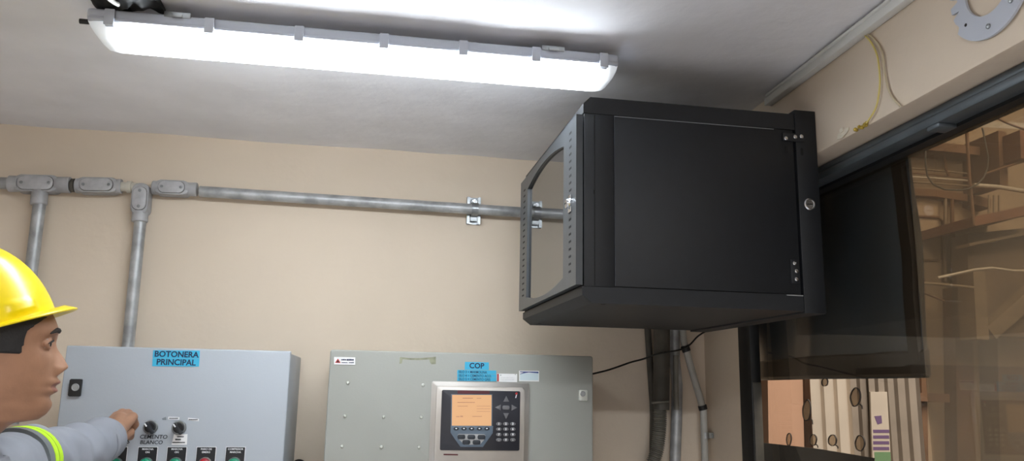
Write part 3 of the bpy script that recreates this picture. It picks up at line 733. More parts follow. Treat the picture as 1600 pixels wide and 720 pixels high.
for px in (712, 724, 735.9, 748, 759.6):
    k = key(px, 669, 4.2, 2.6, 'key_dark', kp); u, v = pi_(px, 668.8); b = MB(FI); b.prism(circ(u, v, .0022, 12, .0016), .0138, .0142); build('key_mark', b, 'print_white', kp)
b = MB(FI); b.prism([*quad(((714, 679), (716, 677.2), (755.5, 677.6), (757.5, 679.4), (757, 684.5), (749.8, 692.8), (747, 694), (726, 693.8), (723, 692.4), (714.4, 684)), pi_)], .0126, .0130); build('key_surround', b, 'galvanised', kp)
for px, py in ((720, 681.8), (735.5, 682), (751.3, 682.2), (727.7, 690), (743.6, 690.2)): key(px, py, 6, 3.3, 'key_dark', kp, .0130, 'pill')
for px, py, s in ((789.8, 623.8, PI/2), (778, 636, PI), (801.4, 636.4, 0), (789.6, 648.3, -PI/2)): key(px, py, 5.5, 5.5, 'key_grey', fc, .0118, s)
key(789.4, 636.3, 5.5, 3, 'key_grey', fc, .0118, 'pill')
for j, py in enumerate((661.6, 669.8, 678.2, 686.4)):
    for i, px in enumerate((778.4, 789.2, 800)):
        key(px, py+.1, 4.3, 2.7, 'key_grey', fc, .0118, 'oval')
b = MB(FI)
for j, py in enumerate((661.6, 669.8, 678.2, 686.4)):
    for i, px in enumerate((778.4, 789.2, 800)):
        u, v = pi_(px, py+.1); t = [['1', '2', '3'], ['4', '5', '6'], ['7', '8', '9'], ['.', '0', '-']][j][i]; b.text(t, (u, v, .0131), .0068, .0003)
build('key_digits', b, 'print_white', fc)

# ------------------------------------------------------------------ wall-mount rack cabinet
RX0, RX1, RXB = .396, .863, .914; RY0, RY1 = 1.520, 2.110; RZ0, RZ1 = 1.766, 2.189
rack = empty('rack_cabinet', (.90, 1.8, 1.75), 'black wall-mounted rack cabinet with glass door, under the ceiling by the beam', 'rack cabinet')
RA = math.radians(.8); piv = V((RXB, RY0, 0))
ROT = Matrix.Translation(piv) @ Matrix.Rotation(RA, 4, 'Z') @ Matrix.Translation(-piv)
FS = ROT @ plane_y(RY0)                                              # near side: u=X v=Z w=towards the camera
FT = ROT @ Matrix(((0, 0, -1, RX0), (-1, 0, 0, RY0), (0, 1, 0, 0), (0, 0, 0, 1)))   # door face: u=-(Y-RY0), v=Z, w=-X
DEP = RY1-RY0
b = MB(FS); b.box((RX0+.004, RZ0+.03, -DEP+.004), (RX1-.002, RZ1-.03, -.004)); build('body', b, 'rack_black', rack)
c1 = .015
b = MB(FS); b.prism([(RX0, 2.154), (RX0, RZ1-c1), (RX0+c1, RZ1), (RX1, RZ1), (RX1, 2.154)], -DEP, 0); build('top_cover', b, 'rack_black', rack)
b = MB(FS); b.prism([(RX0-.002, 1.798), (RX1, 1.798), (RX1, RZ0), (RX0+.018, RZ0), (RX0-.002, 1.781)], -DEP-.001, .0015); build('bottom_cover', b, 'rack_black', rack)
for w0, w1 in ((-.006, -.0005), (-DEP+.0005, -DEP+.006)):
    b = MB(FS); b.box((RX0+.002, 1.7985, w0), (.4595, 2.1535, w1), .0008); build('corner_post', b, 'rack_black', rack)
b = MB(FS); b.box((.4620, 1.8005, -.006), (RX1-.005, 2.1515, -.0002), .0009); build('side_panel', b, 'rack_black', rack)
b = MB(FS); b.box((.419, 1.80, -.0012), (.4205, 2.15, .0004)); b.box((.417, 1.985, -.001), (.4195, 1.993, .0005)); build('seam', b, 'slot_black', rack)
# hinged rear section fixed to the beam
b = MB(FS); b.box((RX1+.0015, 1.762, -DEP), (RXB-.001, 2.199, .0012), .0012); build('rear_section', b, 'rack_black', rack)
for z, xs in ((2.137, ((.8405, -.004), (.862, .001), (.8765, .003))),):
    b = MB(FS); b.box((.834, z-.010, .0012), (.884, z+.008, .0028), .0006); hg = build('hinge_plate', b, 'rack_black', rack)
    for x, dz in xs:
        b = MB(FS); b.lathe((x, z+dz-.001, .0028), (0, 0, 1), [(0, .0044), (.0018, .0044), (.003, .003), (.0031, .0003)], 16); build('screw', b, 'chrome', hg)
b = MB(FS)
for x, z in ((.842, 2.108), (.877, 2.106)): b.prism(rrect(x-.003, z-.008, x+.003, z+.008, .0028), .0008, .0017)
build('slot', b, 'slot_black', rack)
b = MB(FS); b.box((.838, 1.822, -.0002), (.858, 1.872, .0018), .0006); hg = build('hinge_plate', b, 'rack_black', rack)
for x, z in ((.8465, 1.864), (.8500, 1.848), (.8490, 1.831)):
    b = MB(FS); b.lathe((x, z, .0018), (0, 0, 1), [(0, .0042), (.0018, .0042), (.003, .003), (.0031, .0003)], 16); build('screw', b, 'chrome', hg)
b = MB(FS); b.box((.826, 1.7965, -.001), (.8625, 1.7985, .0022)); build('lower_edge_highlight', b, 'galvanised', rack, 'bright strip painted as the highlight on the lower edge')  # metal strip imitates light caught by the cabinet's lower edge
b = MB(FS); b.lathe((.887, 1.991, .0012), (0, 0, 1), [(0, .0130), (.004, .0130), (.006, .0110), (.006, .0092), (.0045, .0088), (.0045, .0003)], 28); lk = build('lock', b, 'chrome', rack, 'round chrome key lock')
b = MB(FS); b.box((.880, 1.9898, .0045), (.893, 1.9922, .0064)); build('keyhole', b, 'slot_black', lk)
# glass door on the left face
b = MB(FT); du0, du1 = -.003, -(DEP-.003); z0d, z1d = 1.8015, 2.1510
gu0, gu1 = -.107, -.492
zt_n, zt_m, zb_n, zb_m = 2.112, 2.126, 1.822, 1.8325
NA = 20; top = []; bot = []
for i in range(NA+1):
    t = i/NA; u_ = gu0+(gu1-gu0)*t; bow = 4*t*(1-t)
    top.append((u_, 2.113+.020*bow)); bot.append((u_, 1.828-.016*bow))
def frameplate(mb, w0, w1):
    o_ = [(du0, z1d)]+[(du0+(du1-du0)*i/NA, z1d) for i in range(NA+1)]+[(du1, z1d)]+[(du1, z0d)]+[(du1+(du0-du1)*i/NA, z0d) for i in range(NA+1)]+[(du0, z0d)]
    i_ = [top[0]]+top+[top[-1]]+[bot[-1]]+bot[::-1]+[bot[0]]
    mb.ringplate(o_, i_, w0, w1)
frameplate(b, .0002, .014); dr = build('door', b, 'rack_door', rack, 'dark grey door frame with vent slots')
b = MB(FT); b.prism([(p[0], p[1]) for p in top]+[(p[0], p[1]) for p in bot[::-1]], .004, .008); build('door_glass', b, 'smoked_glass', dr, 'smoked glass door window')
b = MB(FT)
for i in range(20):
    z = 2.124-i*(2.124-1.832)/19
    if abs(z-1.973) > .018: b.add([(-.050-.009, z-.001, .0143), (-.050+.009, z-.001, .0143), (-.050+.009, z+.0035, .0143), (-.050-.009, z+.0035, .0143), (-.059, z-.001, .012), (-.041, z-.001, .012), (-.041, z+.0035, .012), (-.059, z+.0035, .012)], [(0, 1, 2, 3), (4, 7, 6, 5), (0, 4, 5, 1), (1, 5, 6, 2), (2, 6, 7, 3), (3, 7, 4, 0)])
for i in range(19):
    z = 2.118-i*(2.118-1.836)/18
    b.box((-.545, z-.001, .012), (-.522, z+.0032, .0143))
build('vent_slots', b, 'slot_black', dr)
b = MB(FT); b.lathe((-.046, 1.973, .014), (0, 0, 1), [(0, .0125), (.004, .0125), (.006, .0105), (.010, .0100), (.011, .0085), (.011, .0003)], 24); b.box((-.058, 1.955, .014), (-.036, 1.991, .017), .001); lk = build('door_lock', b, 'chrome', dr, 'chrome door lock')
b = MB(FT); b.box((-.052, 1.972, .0246), (-.040, 1.974, .0254)); build('keyhole', b, 'slot_black', lk)
for x, w in ((.440, -.012), (.428, -.535)):                        # bolt holes underneath
    b = MB(ROT @ Matrix(((1, 0, 0, x), (0, -1, 0, RY0-w), (0, 0, -1, RZ0), (0, 0, 0, 1)))); b.prism(circ(0, 0, .005, 14), -.001, .0004); build('bolt_hole', b, 'slot_black', rack)
b = MB(FS); b.box((.4615, 2.1508, -.001), (.8150, 2.1520, .0010)); build('edge_highlight', b, 'edge_grey', rack, 'light grey strip painted as the highlight along the top of the side panel')  # pale strip stands in for lamplight caught on the panel edge
b = MB(FS); b.box((.4612, 1.801, -.001), (.4619, 2.151, .0006)); build('edge_highlight', b, 'edge_dim', rack)  # fainter strip for the highlight down the panel's front edge

# ------------------------------------------------------------------ pipes under the cabinet
ZTOP = 2.25
def down(pts, Y): return [at(px, py, Y) for px, py in pts]
b = MB(); P = down(((1003, 300), (1010, 480), (1015, 560), (1018, 600), (1021, 650), (1018, 790)), 2.376); b.tube(P, .010, 16)
tag(build('conduit', b, 'pipe_dark'), 'thin dark conduit coming down beside the flexible hose', 'conduit')
c0 = at(1036, 300, 2.33); c1_ = at(1033, 640, 2.33)
b = MB(); b.tube([c0, c1_], .0245, 24); tag(build('hose_sleeve', b, 'pipe_dark'), 'thick dark grey sleeve above the ribbed flexible hose', 'sleeve')
hp = smoothpath(down(((1031, 636), (1031, 665), (1027, 700), (1018, 735), (1010, 800)), 2.33), 60)
b = MB(); b.tube(hp, [.0185+.0022*math.sin(i*1.15) for i in range(len(hp))], 20); tag(build('flexible_hose', b, 'flex_grey', ang=80), 'ribbed grey flexible hose hanging from thick sleeve', 'hose')
b = MB(); b.tube([at(1018, 629, 2.295), at(1028, 628, 2.295), at(1045, 627, 2.298)], .003, 8); tag(build('cable_tie', b, 'flex_grey'), 'pale cable tie around the thick sleeve', 'cable tie')
b = MB(); b.tube(down(((1050, 300), (1054, 560), (1058, 600), (1057, 660), (1052, 800)), 2.366), .0165, 20); tag(build('conduit', b, 'galvanised'), 'galvanised conduit descending right of the flexible hose', 'conduit')
b = MB(); b.tube(down(((1056, 555), (1056, 590), (1057, 640)), 2.335), .008, 12); tag(build('cable', b, 'flex_grey'), 'grey cable strapped to the galvanised conduit', 'cable')
YT = 2.35
b = MB(); b.tube(smoothpath(down(((1062, 300), (1064, 400), (1067, 515), (1070, 540)), YT), 6), .0105, 16); tag(build('conduit', b, 'pvc_grey'), 'thin pale conduit coming down from behind rack cabinet', 'conduit')
b = MB(); b.tube(smoothpath(down(((1073, 548), (1080, 575), (1094, 622), (1097, 634)), YT), 6), .0105, 16); tag(build('conduit', b, 'pvc_grey'), 'thin pale conduit slanting between two dark joints', 'conduit')
b = MB(); b.tube(down(((1099, 638), (1101, 700), (1104, 800)), YT), .0105, 16); tag(build('conduit', b, 'pvc_grey'), 'thin pale conduit going straight down with metal clip', 'conduit')
for q, qd, lab in (((1069.5, 540), (1073, 549), 'dark upper joint of the thin pale conduit'), ((1097, 633), (1099, 640), 'dark lower joint of the thin pale conduit')):
    b = MB(); b.tube([at(*q, YT), at(*qd, YT)], .0130, 16); tag(build('pipe_joint', b, 'cable_black'), lab, 'joint')
q = at(1102, 680, YT); b = MB(); b.tube([q+V((0, 0, -.009)), q+V((0, 0, .009))], .0122, 18); b.box((q.x+.008, q.y-.004, q.z-.008), (q.x+.030, q.y+.046, q.z+.008), .001); b.lathe((q.x+.021, q.y-.004, q.z), (0, -1, 0), [(0, .004), (.003, .003), (.0035, .0003)], 12)
tag(build('pipe_clip', b, 'zinc'), 'zinc clip on the thin pale conduit at the corner', 'clip')
b = MB(); b.tube(smoothpath([V((A1-.004, 2.2, at(930, 588, 2.2).z)), at(950, 578, 2.24), at(985, 566, 2.29), at(1004, 561, 2.31), at(1030, 552, 2.295), at(1060, 547, 2.31), at(1077, 539, 2.33), at(1092, 524, 2.34), at(1112, 514, 2.34), at(1150, 505, 2.3)], 8), .0026, 10)
tag(build('cable', b, 'cable_black'), 'thin black cable rising from panel side across the pipes', 'cable')

# ------------------------------------------------------------------ place beyond the window
b = MB(); b.box((1.25, 4.56, -.4), (9, 4.8, 5)); struct(build('wall_outside', b, 'out_wall'))
b = MB(); b.box((1.12, 2.55, -.5), (9, 5.2, -.4)); b.box((1.12, -3, -.5), (9, 2.55, -.4)); struct(build('ground_outside', b, 'ground_dirt'))
YO = 4.4
def bar(name, pts, wpx, depth, m, label, cat, Y=YO, group=None, back=4.558):
    # a steel section or post following a line in the wall plane, given its real width and depth
    P = [at(px, py, Y) for px, py in pts]; r = wpx*Y/FPX/2; vs = []; depth = back-Y if Y > 4 else depth; fs = []
    for i, p in enumerate(P):
        a = P[max(i-1, 0)]; c = P[min(i+1, len(P)-1)]; t = (c-a); t.y = 0; t.normalize(); nn = V((-t.z, 0, t.x))
        for q in (p+nn*r, p-nn*r): vs += [q, q+V((0, depth, 0))]
    for i in range(len(P)-1):
        o = i*4; fs += [(o, o+4, o+6, o+2), (o+1, o+3, o+7, o+5), (o, o+1, o+5, o+4), (o+2, o+6, o+7, o+3)]
    o = (len(P)-1)*4; fs += [(0, 2, 3, 1), (o, o+1, o+3, o+2)]
    b = MB(); b.add(vs, fs); return tag(build(name, b, m), label, cat, group)
def opipe(name, pts, dpx, m, label, cat='pipe', Y=YO, group=None):
    if Y > 4.2: Y = 4.556-dpx*Y/FPX/2-(YO+.1-Y)*.3
    b = MB(); b.tube([at(px, py, Y) for px, py in pts], dpx*Y/FPX/2, 12); return tag(build(name, b, m), label, cat, group)
bar('steel_beam', ((1430, 226), (1500, 232), (1568, 241)), 16, .15, 'out_brown', 'brown horizontal steel beam outside below the window head', 'beam')
bar('steel_post', ((1566, 205), (1569, 290)), 17, .12, 'out_brown', 'brown steel post hanging from beam outside, right of cable loop', 'post', Y=YO-.16)
bar('steel_beam', ((1555, 216), (1640, 222)), 12, .12, 'out_brown', 'short dark brown beam outside at the right edge', 'beam', Y=YO+.16)
bar('steel_beam', ((1600, 204), (1602, 248)), 18, .12, 'out_rust', 'rusty short post outside at right edge of view', 'post', Y=YO-.3)
bar('roof_panel', ((1500, 195), (1640, 203)), 13, .3, 'out_pale', 'pale roof panel outside high up at the right', 'panel', Y=YO+.2)
opipe('cable_run', ((1545, 178), (1575, 193), (1600, 202), (1640, 214)), 4, 'out_brown', 'dark cable sagging under the pale roof panel outside', 'cable', Y=YO-.4)
opipe('cable_loop', smoothpath([V((0, 0, 0))], 1) and ((1446, 230), (1446, 255), (1449, 275), (1458, 288), (1476, 296), (1497, 297), (1513, 295), (1527, 288), (1537, 277), (1543, 262), (1544, 245), (1540, 225), (1535, 200)), 3.2, 'pipe_dark', 'dark U-shaped cable loop hanging outside the window', 'cable', Y=YO-.5)
opipe('pipe', ((1510, 196), (1514, 270), (1522, 352)), 6, 'out_brown', 'brown upright pipe outside through middle of the cable loop', Y=YO-.35)
for k, (ya, yb_, dd) in enumerate(((261, 268, 3.5), (268, 275, 3), (275, 279, 4), (283, 287, 3.5))):
    opipe('pipe', ((1400, ya), (1455, (ya+yb_)/2+1), (1521, yb_+4)), dd, ('out_pipe', 'out_brown', 'out_pale', 'out_pipe')[k], ('uppermost', 'second', 'third', 'lowest')[k]+' of four horizontal pipes outside behind the cable loop', Y=YO-.05, group='horizontal pipes outside')
opipe('pipe', ((1521, 289), (1560, 292), (1640, 305)), 8, 'out_pale', 'thick pale pipe running to the right outside', Y=YO-.2)
opipe('pipe', ((1537, 272), (1570, 261), (1640, 240)), 4, 'out_brown', 'slanting brown pipe outside at right', Y=YO-.25)
bar('steel_beam', ((1400, 298), (1460, 301), (1512, 309)), 13, .15, 'out_brown', 'brown ledge outside under the bundle of horizontal pipes', 'beam', Y=YO+.1)
opipe('pipe', ((1476, 225), (1477, 262), (1483, 275)), 5, 'out_brown', 'short brown pipe outside dropping to the pipe bundle', Y=YO-.1)
opipe('pipe', ((1477, 300), (1477, 440)), 6, 'out_pipe', 'left of two upright pipes outside below the ledge', Y=YO)
opipe('pipe', ((1487, 300), (1490, 440)), 7, 'out_brown', 'right of two upright pipes outside below the ledge', Y=YO)
opipe('pipe', ((1415, 337), (1466, 339), (1473, 346), (1473, 405)), 4.5, 'out_brown', 'brown pipe bending down outside beside plastic sheet', Y=YO+.1)
opipe('pipe', ((1415, 406), (1466, 407)), 4, 'out_brown', 'short horizontal pipe outside at mid height', Y=YO+.1)
bar('steel_beam', ((1521, 346), (1560, 338), (1640, 320)), 17, .2, 'out_rust', 'rusty orange beam outside on top of the machine block', 'beam', Y=YO-.35)
for k, px in enumerate((1545, 1553, 1561)): opipe('rod', ((px, 305), (px, 336)), 4, 'out_pipe', ('left', 'middle', 'right')[k]+' of three short rods outside above the rusty beam', 'rod', Y=YO-.2, group='rods above the rusty beam')
bar('steel_plate', ((1535, 322), (1536, 308)), 34, .05, 'out_brown', 'brown plate outside behind the three short rods', 'plate', Y=YO+.05)
# machine block
mp = [at(1512, 365, YO-.1), at(1640, 352, YO-.1), at(1640, 528, YO-.1), at(1514, 524, YO-.1)]
b = MB(plane_y(YO-.1)); b.prism([(p.x, p.z) for p in mp], -.14, 0, .01); mb_ = tag(build('machine_block', b, 'out_machine'), 'large grey brown machine block outside at the right', 'machine')
bar('ledge', ((1515, 382), (1560, 373), (1640, 357)), 5, .1, 'out_pipe', 'pale ledge along the top of the machine block outside', 'ledge', Y=YO-.22, back=4.2985)
bar('steel_post', ((1530, 424), (1536, 530)), 24, .1, 'out_pipe', 'tan post outside in front of the machine block', 'post', Y=YO-.24, back=4.2985)
bar('steel_brace', ((1550, 520), (1640, 440)), 26, .06, 'out_pipe', 'tan diagonal brace outside in front of the machine block', 'brace', Y=YO-.20, back=4.2985)
opipe('pipe', ((1465, 434), (1522, 421.5), (1550, 418.5), (1583, 423), (1640, 424)), 5, 'out_pale', 'pale bent pipe outside crossing the machine block', Y=YO-.4)
opipe('pipe', ((1430, 441), (1480, 445), (1521, 449)), 5, 'out_pipe', 'tan pipe outside just below the pale bent pipe', Y=YO-.25)
opipe('pipe', ((1430, 452), (1475, 470)), 4, 'out_brown', 'short slanting pipe outside low beside plastic sheet', Y=YO-.2)
bar('column', ((1441, 430), (1455, 1176)), 10, .15, 'out_brown', 'narrow brown column outside along the edge of plastic sheet', 'column', Y=YO)
bar('column', ((1505, 450), (1520, 1176)), 34, .2, 'out_brown', 'broad brown column outside left of machine block', 'column', Y=YO+.05)
bar('steel_beam', ((1436, 620), (1484, 622)), 14, .15, 'out_brown', 'short low brown beam outside in the dim lower part', 'beam', Y=YO-.05)
bar('machine_pedestal', ((1602, 532), (1622, 1176)), 110, .3, 'out_machine', 'dim brown machine base outside in the lower right corner', 'machine')
# bright pieces seen through the clear lower pane
YQ = 3.4
bar('column', ((1226, 540), (1240, 1290)), 62, .12, 'out_pink', 'pinkish plastered column outside in the lower window', 'column', Y=YQ)
bar('column', ((1262, 540), (1276, 1290)), 13, .1, 'out_brown', 'brown column edge outside beside the pinkish column', 'column', Y=YQ+.08)
# ribbed metal sheet
def ribbed(xa, xb, n, m, label, Y):
    pts = []; a = at(xa, 640, Y).x; c = at(xb, 640, Y).x
    for i in range(n):
        t0 = a+(c-a)*i/n; w = (c-a)/n
        pts += [(t0, 0), (t0+w*.62, 0), (t0+w*.72, .02), (t0+w*.90, .02)]
    pts.append((c, 0)); z0, z1 = -.398, at(xa, 540, Y).z
    vs = [(x, Y+y, z) for x, y in pts for z in (z0, z1)]+[(x, Y+y+.004, z) for x, y in pts for z in (z0, z1)]
    k = len(pts)*2; fs = []
    for i in range(len(pts)-1): o = i*2; fs += [(o, o+2, o+3, o+1), (k+o, k+o+1, k+o+3, k+o+2), (o, k+o, k+o+2, o+2), (o+1, o+3, k+o+3, k+o+1)]
    fs += [(0, 1, k+1, k), (k-2, 2*k-2, 2*k-1, k-1)]
    b = MB(); b.add(vs, fs); return tag(build('metal_sheet', b, m), label, 'metal sheet')
ribbed(1268, 1331, 3, 'out_metal', 'bright white ribbed metal sheet outside in lower window', YQ-.02)
ribbed(1331, 1362, 2, 'out_metal_dull', 'grey ribbed metal sheet outside right of the bright white one', YQ)
ribbed(1388, 1440, 3, 'out_metal_dull', 'dull ribbed metal sheet outside beside the notice', YQ+.03)
ribbed(1360, 1390, 2, 'out_metal_dull', 'grey metal sheet outside behind the striped notice', YQ-.02)
def qn(px, py): p = at(px, py, YQ-.03); return (p.x, p.z)
FQ = plane_y(YQ-.03)
b = MB(FQ); b.prism(quad(((1360, 612), (1386, 612), (1393, 735), (1364, 735)), qn), -.0100, 0); nt_ = tag(build('notice', b, 'out_metal'), 'white notice sheet with purple stripes outside in lower window', 'notice')
b = MB(FQ)
b.prism(quad(((1366, 650), (1377, 649), (1378, 661), (1371, 663)), qn), 0, .001)
for py in (671, 680, 689, 698): b.prism(quad(((1364, py), (1389, py), (1389.5, py+5), (1364.5, py+5)), qn), 0, .001)
build('stripes', b, 'purple_print', nt_)
b = MB(FQ); b.prism(quad(((1366, 706), (1391, 706), (1392, 722), (1367, 722)), qn), 0, .001); build('green_field', b, 'green_print', nt_)
bar('board', ((1150, 700), (1196, 706), (1280, 715), (1366, 729)), 28, .04, 'frame_black', 'dark leaning board across bottom of the clear window part', 'board', Y=2.35)
b = MB(); wbox(b, YJ-.083, YJ-.0785, .95, 1.628, OW+.0005, OW+.0245, .001); build('jamb_strip', b, 'pipe_dark', win, 'grey dusty strip beside the frame post')

# ------------------------------------------------------------------ the worker
HC = V((-.57, 1.36, 0)); TH = math.radians(23)
HD = V((math.cos(TH), math.sin(TH), 0)); HL = V((-math.sin(TH), math.cos(TH), 0))
def hw(f, l, z): p = HC+HD*f+HL*l; return V((p.x, p.y, z))
TAB = [  # z, front, back, half width, roundness of the front
 (1.440, .020, -.078, .062, 2.0), (1.490, .012, -.074, .058, 2.0), (1.5175, .0177, -.072, .057, 2.0), (1.5300, .028, -.071, .057, 2.0), (1.5345, .036, -.071, .056, 1.9), (1.5363, .050, -.072, .056, 1.8),
 (1.5391, .066, -.073, .056, 1.75), (1.547, .0750, -.076, .0575, 1.75), (1.556, .0785, -.080, .060, 1.8), (1.5665, .0795, -.085, .062, 1.85), (1.575, .0775, -.091, .065, 1.95), (1.585, .0790, -.098, .067, 2.05), (1.600, .0800, -.104, .069, 2.15), (1.620, .0785, -.109, .071, 2.2),
 (1.640, .0765, -.112, .073, 2.25), (1.656, .0755, -.113, .074, 2.3), (1.676, .0780, -.113, .075, 2.35), (1.694, .0720, -.109, .074, 2.3), (1.705, .065, -.106, .073, 2.2), (1.720, .053, -.098, .069, 2.2), (1.740, .034, -.080, .058, 2.1), (1.755, .020, -.055, .038, 2.0), (1.763, -.010, -.035, .010, 2.0)]
def tabz(z):
    if z > 1.556:                                                    # rounded between the rows
        for k in range(1, len(TAB)-2):
            if TAB[k][0] <= z <= TAB[k+1][0]:
                a0, a, c, c2 = TAB[k-1], TAB[k], TAB[k+1], TAB[k+2]; h = c[0]-a[0]; t = (z-a[0])/h; o = []
                for i in range(1, 5):
                    m0 = (c[i]-a0[i])/(c[0]-a0[0])*h; m1 = (c2[i]-a[i])/(c2[0]-a[0])*h
                    o.append((2*t**3-3*t*t+1)*a[i]+(t**3-2*t*t+t)*m0+(-2*t**3+3*t*t)*c[i]+(t**3-t*t)*m1)
                return o
    for a, c in zip(TAB, TAB[1:]):
        if a[0] <= z <= c[0]: t = (z-a[0])/(c[0]-a[0]); return [a[i]+(c[i]-a[i])*t for i in range(1, 5)]
    return list(TAB[-1][1:])
def gs(x, s): return math.exp(-.5*(x/s)**2)
NOSE = [(1.600, 0), (1.605, .003), (1.6095, .0085), (1.6147, .0150), (1.6190, .0202), (1.6225, .0198), (1.630, .0160), (1.638, .0118), (1.648, .0060), (1.656, .0035), (1.666, .0015), (1.676, 0)]
def nose(z):
    for a, c in zip(NOSE, NOSE[1:]):
        if a[0] <= z <= c[0]: t = (z-a[0])/(c[0]-a[0]); return a[1]+(c[1]-a[1])*t
    return 0
def headpoint(phi, z):
    f, bk, w, p = tabz(z); xm = -.020; c, s = math.cos(phi), math.sin(phi)
    if c >= 0: x = xm+(f-xm)*abs(c)**(2/p); y = w*math.copysign(abs(s)**(2/p), s)
    else: x = xm+(bk-xm)*abs(c)**(2/2.2); y = w*math.copysign(abs(s)**(2/2.2), s)
    if c > 0:
        wn = .0065+.0060*max(0, min(1, (1.640-z)/.022)); x += nose(z)*gs(y, wn)
        if 1.606 < z < 1.622: x += .006*gs(abs(y)-.0145, .0045)*gs(z-1.613, .005)      # wings of the nose
        for e in (-1, 1):
            x -= .0095*gs(y-e*.032, .014)*gs(z-1.6535, .0095)                             # sockets
            x += .0030*gs(y-e*.034, .016)*gs(z-1.6720, .006)                              # brow
            x += .0030*gs(y-e*.046, .016)*gs(z-1.6250, .014)                              # cheek
        m_ = gs(y, .017)
        x += .0112*m_*gs(z-1.5965, .0040)+.0098*m_*gs(z-1.5830, .0040)-.0020*gs(y, .02)*gs(z-1.5895, .0020)-.0015*gs(y, .02)*gs(z-1.5735, .004)
        x += .003*gs(y, .016)*gs(z-1.560, .008)                                           # chin
    return x, y
head_z = sorted(set([a[0] for a in TAB]+[1.532+i*.0025 for i in range(93)]))
head_z = [z for z in head_z if z <= 1.763]
NP = 96; vs = []; fs = []
for z in head_z:
    for k in range(NP):
        x, y = headpoint(2*PI*k/NP, z); vs.append(hw(x, y, z))
for i in range(len(head_z)-1):
    for k in range(NP): l = (k+1) % NP; fs.append((i*NP+k, i*NP+l, (i+1)*NP+l, (i+1)*NP+k))
fs += [tuple(range(NP))[::-1], tuple(range((len(head_z)-1)*NP, len(head_z)*NP))]
body = MB(); body.add(vs, fs)
for e in (-1, 1):                                                   # ears
    c = hw(-.030, e*.076, 1.625)
    for i in range(12):
        a = -2.2+i*.42; b2 = a+.42
        q = lambda t: c+HD*(-.004+.016*math.cos(t+1.2))+V((0, 0, .028*math.sin(t+1.2)+.002))+HL*(e*.008)
        body.capsule(q(a), q(b2), .0042, .0042, 10)
    body.ball(c+HL*(e*.002), .02, (.75, .35, 1.25), 14, 10)
    # eyelids
    for (dz0, dz1, r_) in ((.0045, .0055, .0030), (-.0052, -.0062, .0026)):
        pts = []
        for i in range(7):
            t = -1+2*i/6; l = e*(.032+.0135*t); pts.append(hw(.0685-.0070*max(0, t)**2-.0015*max(0, -t)**2-.0015, l, 1.6545+dz1*(1-t*t)-.0012*t))
        for a, c2 in zip(pts, pts[1:]): body.capsule(a, c2, r_, r_, 10)
# shoulders, left arm reaching to the box, right arm hanging, trunk, legs (under the clothes)
NB = hw(-.032, 0, 1.47)
SL = at(2, 730, 1.48); SR = V((-.70, 1.14, 1.42))
EL = at(95, 716, 1.76); WRL = at(178, 677, 1.935)
ER = V((-.74, 1.07, 1.12)); WRR = V((-.64, 1.05, .88))
HIP = V((-.66, 1.32, .93))
body.capsule(NB, HIP+V((0, 0, .42)), .055, .10); body.capsule(HIP+V((0, 0, .40)), HIP, .105, .105)
body.capsule(NB-V((0, 0, .03)), SL, .05, .045); body.capsule(NB-V((0, 0, .03)), SR, .05, .045)
body.capsule(SL, EL, .042, .036); body.capsule(EL, WRL, .035, .026)
body.capsule(SR, ER, .044, .036); body.capsule(ER, WRR, .036, .026)
for s in (-1, 1):
    h = HIP+V((.0, s*.09, -.02)); k = V((h.x+.02, h.y+s*.01, .50)); a = V((h.x-.02, h.y+s*.015, .10))
    body.capsule(h, k, .072, .052); body.capsule(k, a, .052, .038); body.capsule(a, a+V((.14, 0, -.06)), .036, .03)
# left hand gripping the selector knob
K = [at(206.5, 652, 2.000), at(199, 647.5, 2.012), at(190.5, 646.5, 2.012), at(182.5, 650, 2.003)]
PIPs = [at(211, 663, 2.024), at(203, 660, 2.040), at(193, 659, 2.042), at(184, 661, 2.034)]
TIPS = [at(202.5, 675, 2.034), at(197, 674, 2.038), at(189, 674, 2.040), at(182.5, 672, 2.036)]
for i in range(4):
    rk = (.0125, .0130, .0125, .0115)[i]; rf = (.0092, .0095, .0090, .0080)[i]
    body.capsule(WRL+V((.004-.006*i, .012, .008)), K[i], .0185, rk); body.ball(K[i], rk*1.0)
    body.capsule(K[i], PIPs[i], rf*1.10, rf); body.capsule(PIPs[i], TIPS[i], rf, rf*.82)
body.capsule(WRL, (K[1]+K[2])/2-V((0, .03, .012)), .024, .018)
t0, t1, t2 = at(190, 682, 1.972), at(203, 675, 2.002), at(203.5, 682, 2.028)
body.capsule(WRL, t0, .018, .0135); body.capsule(t0, t1, .0130, .0105); body.capsule(t1, t2, .0102, .0085)
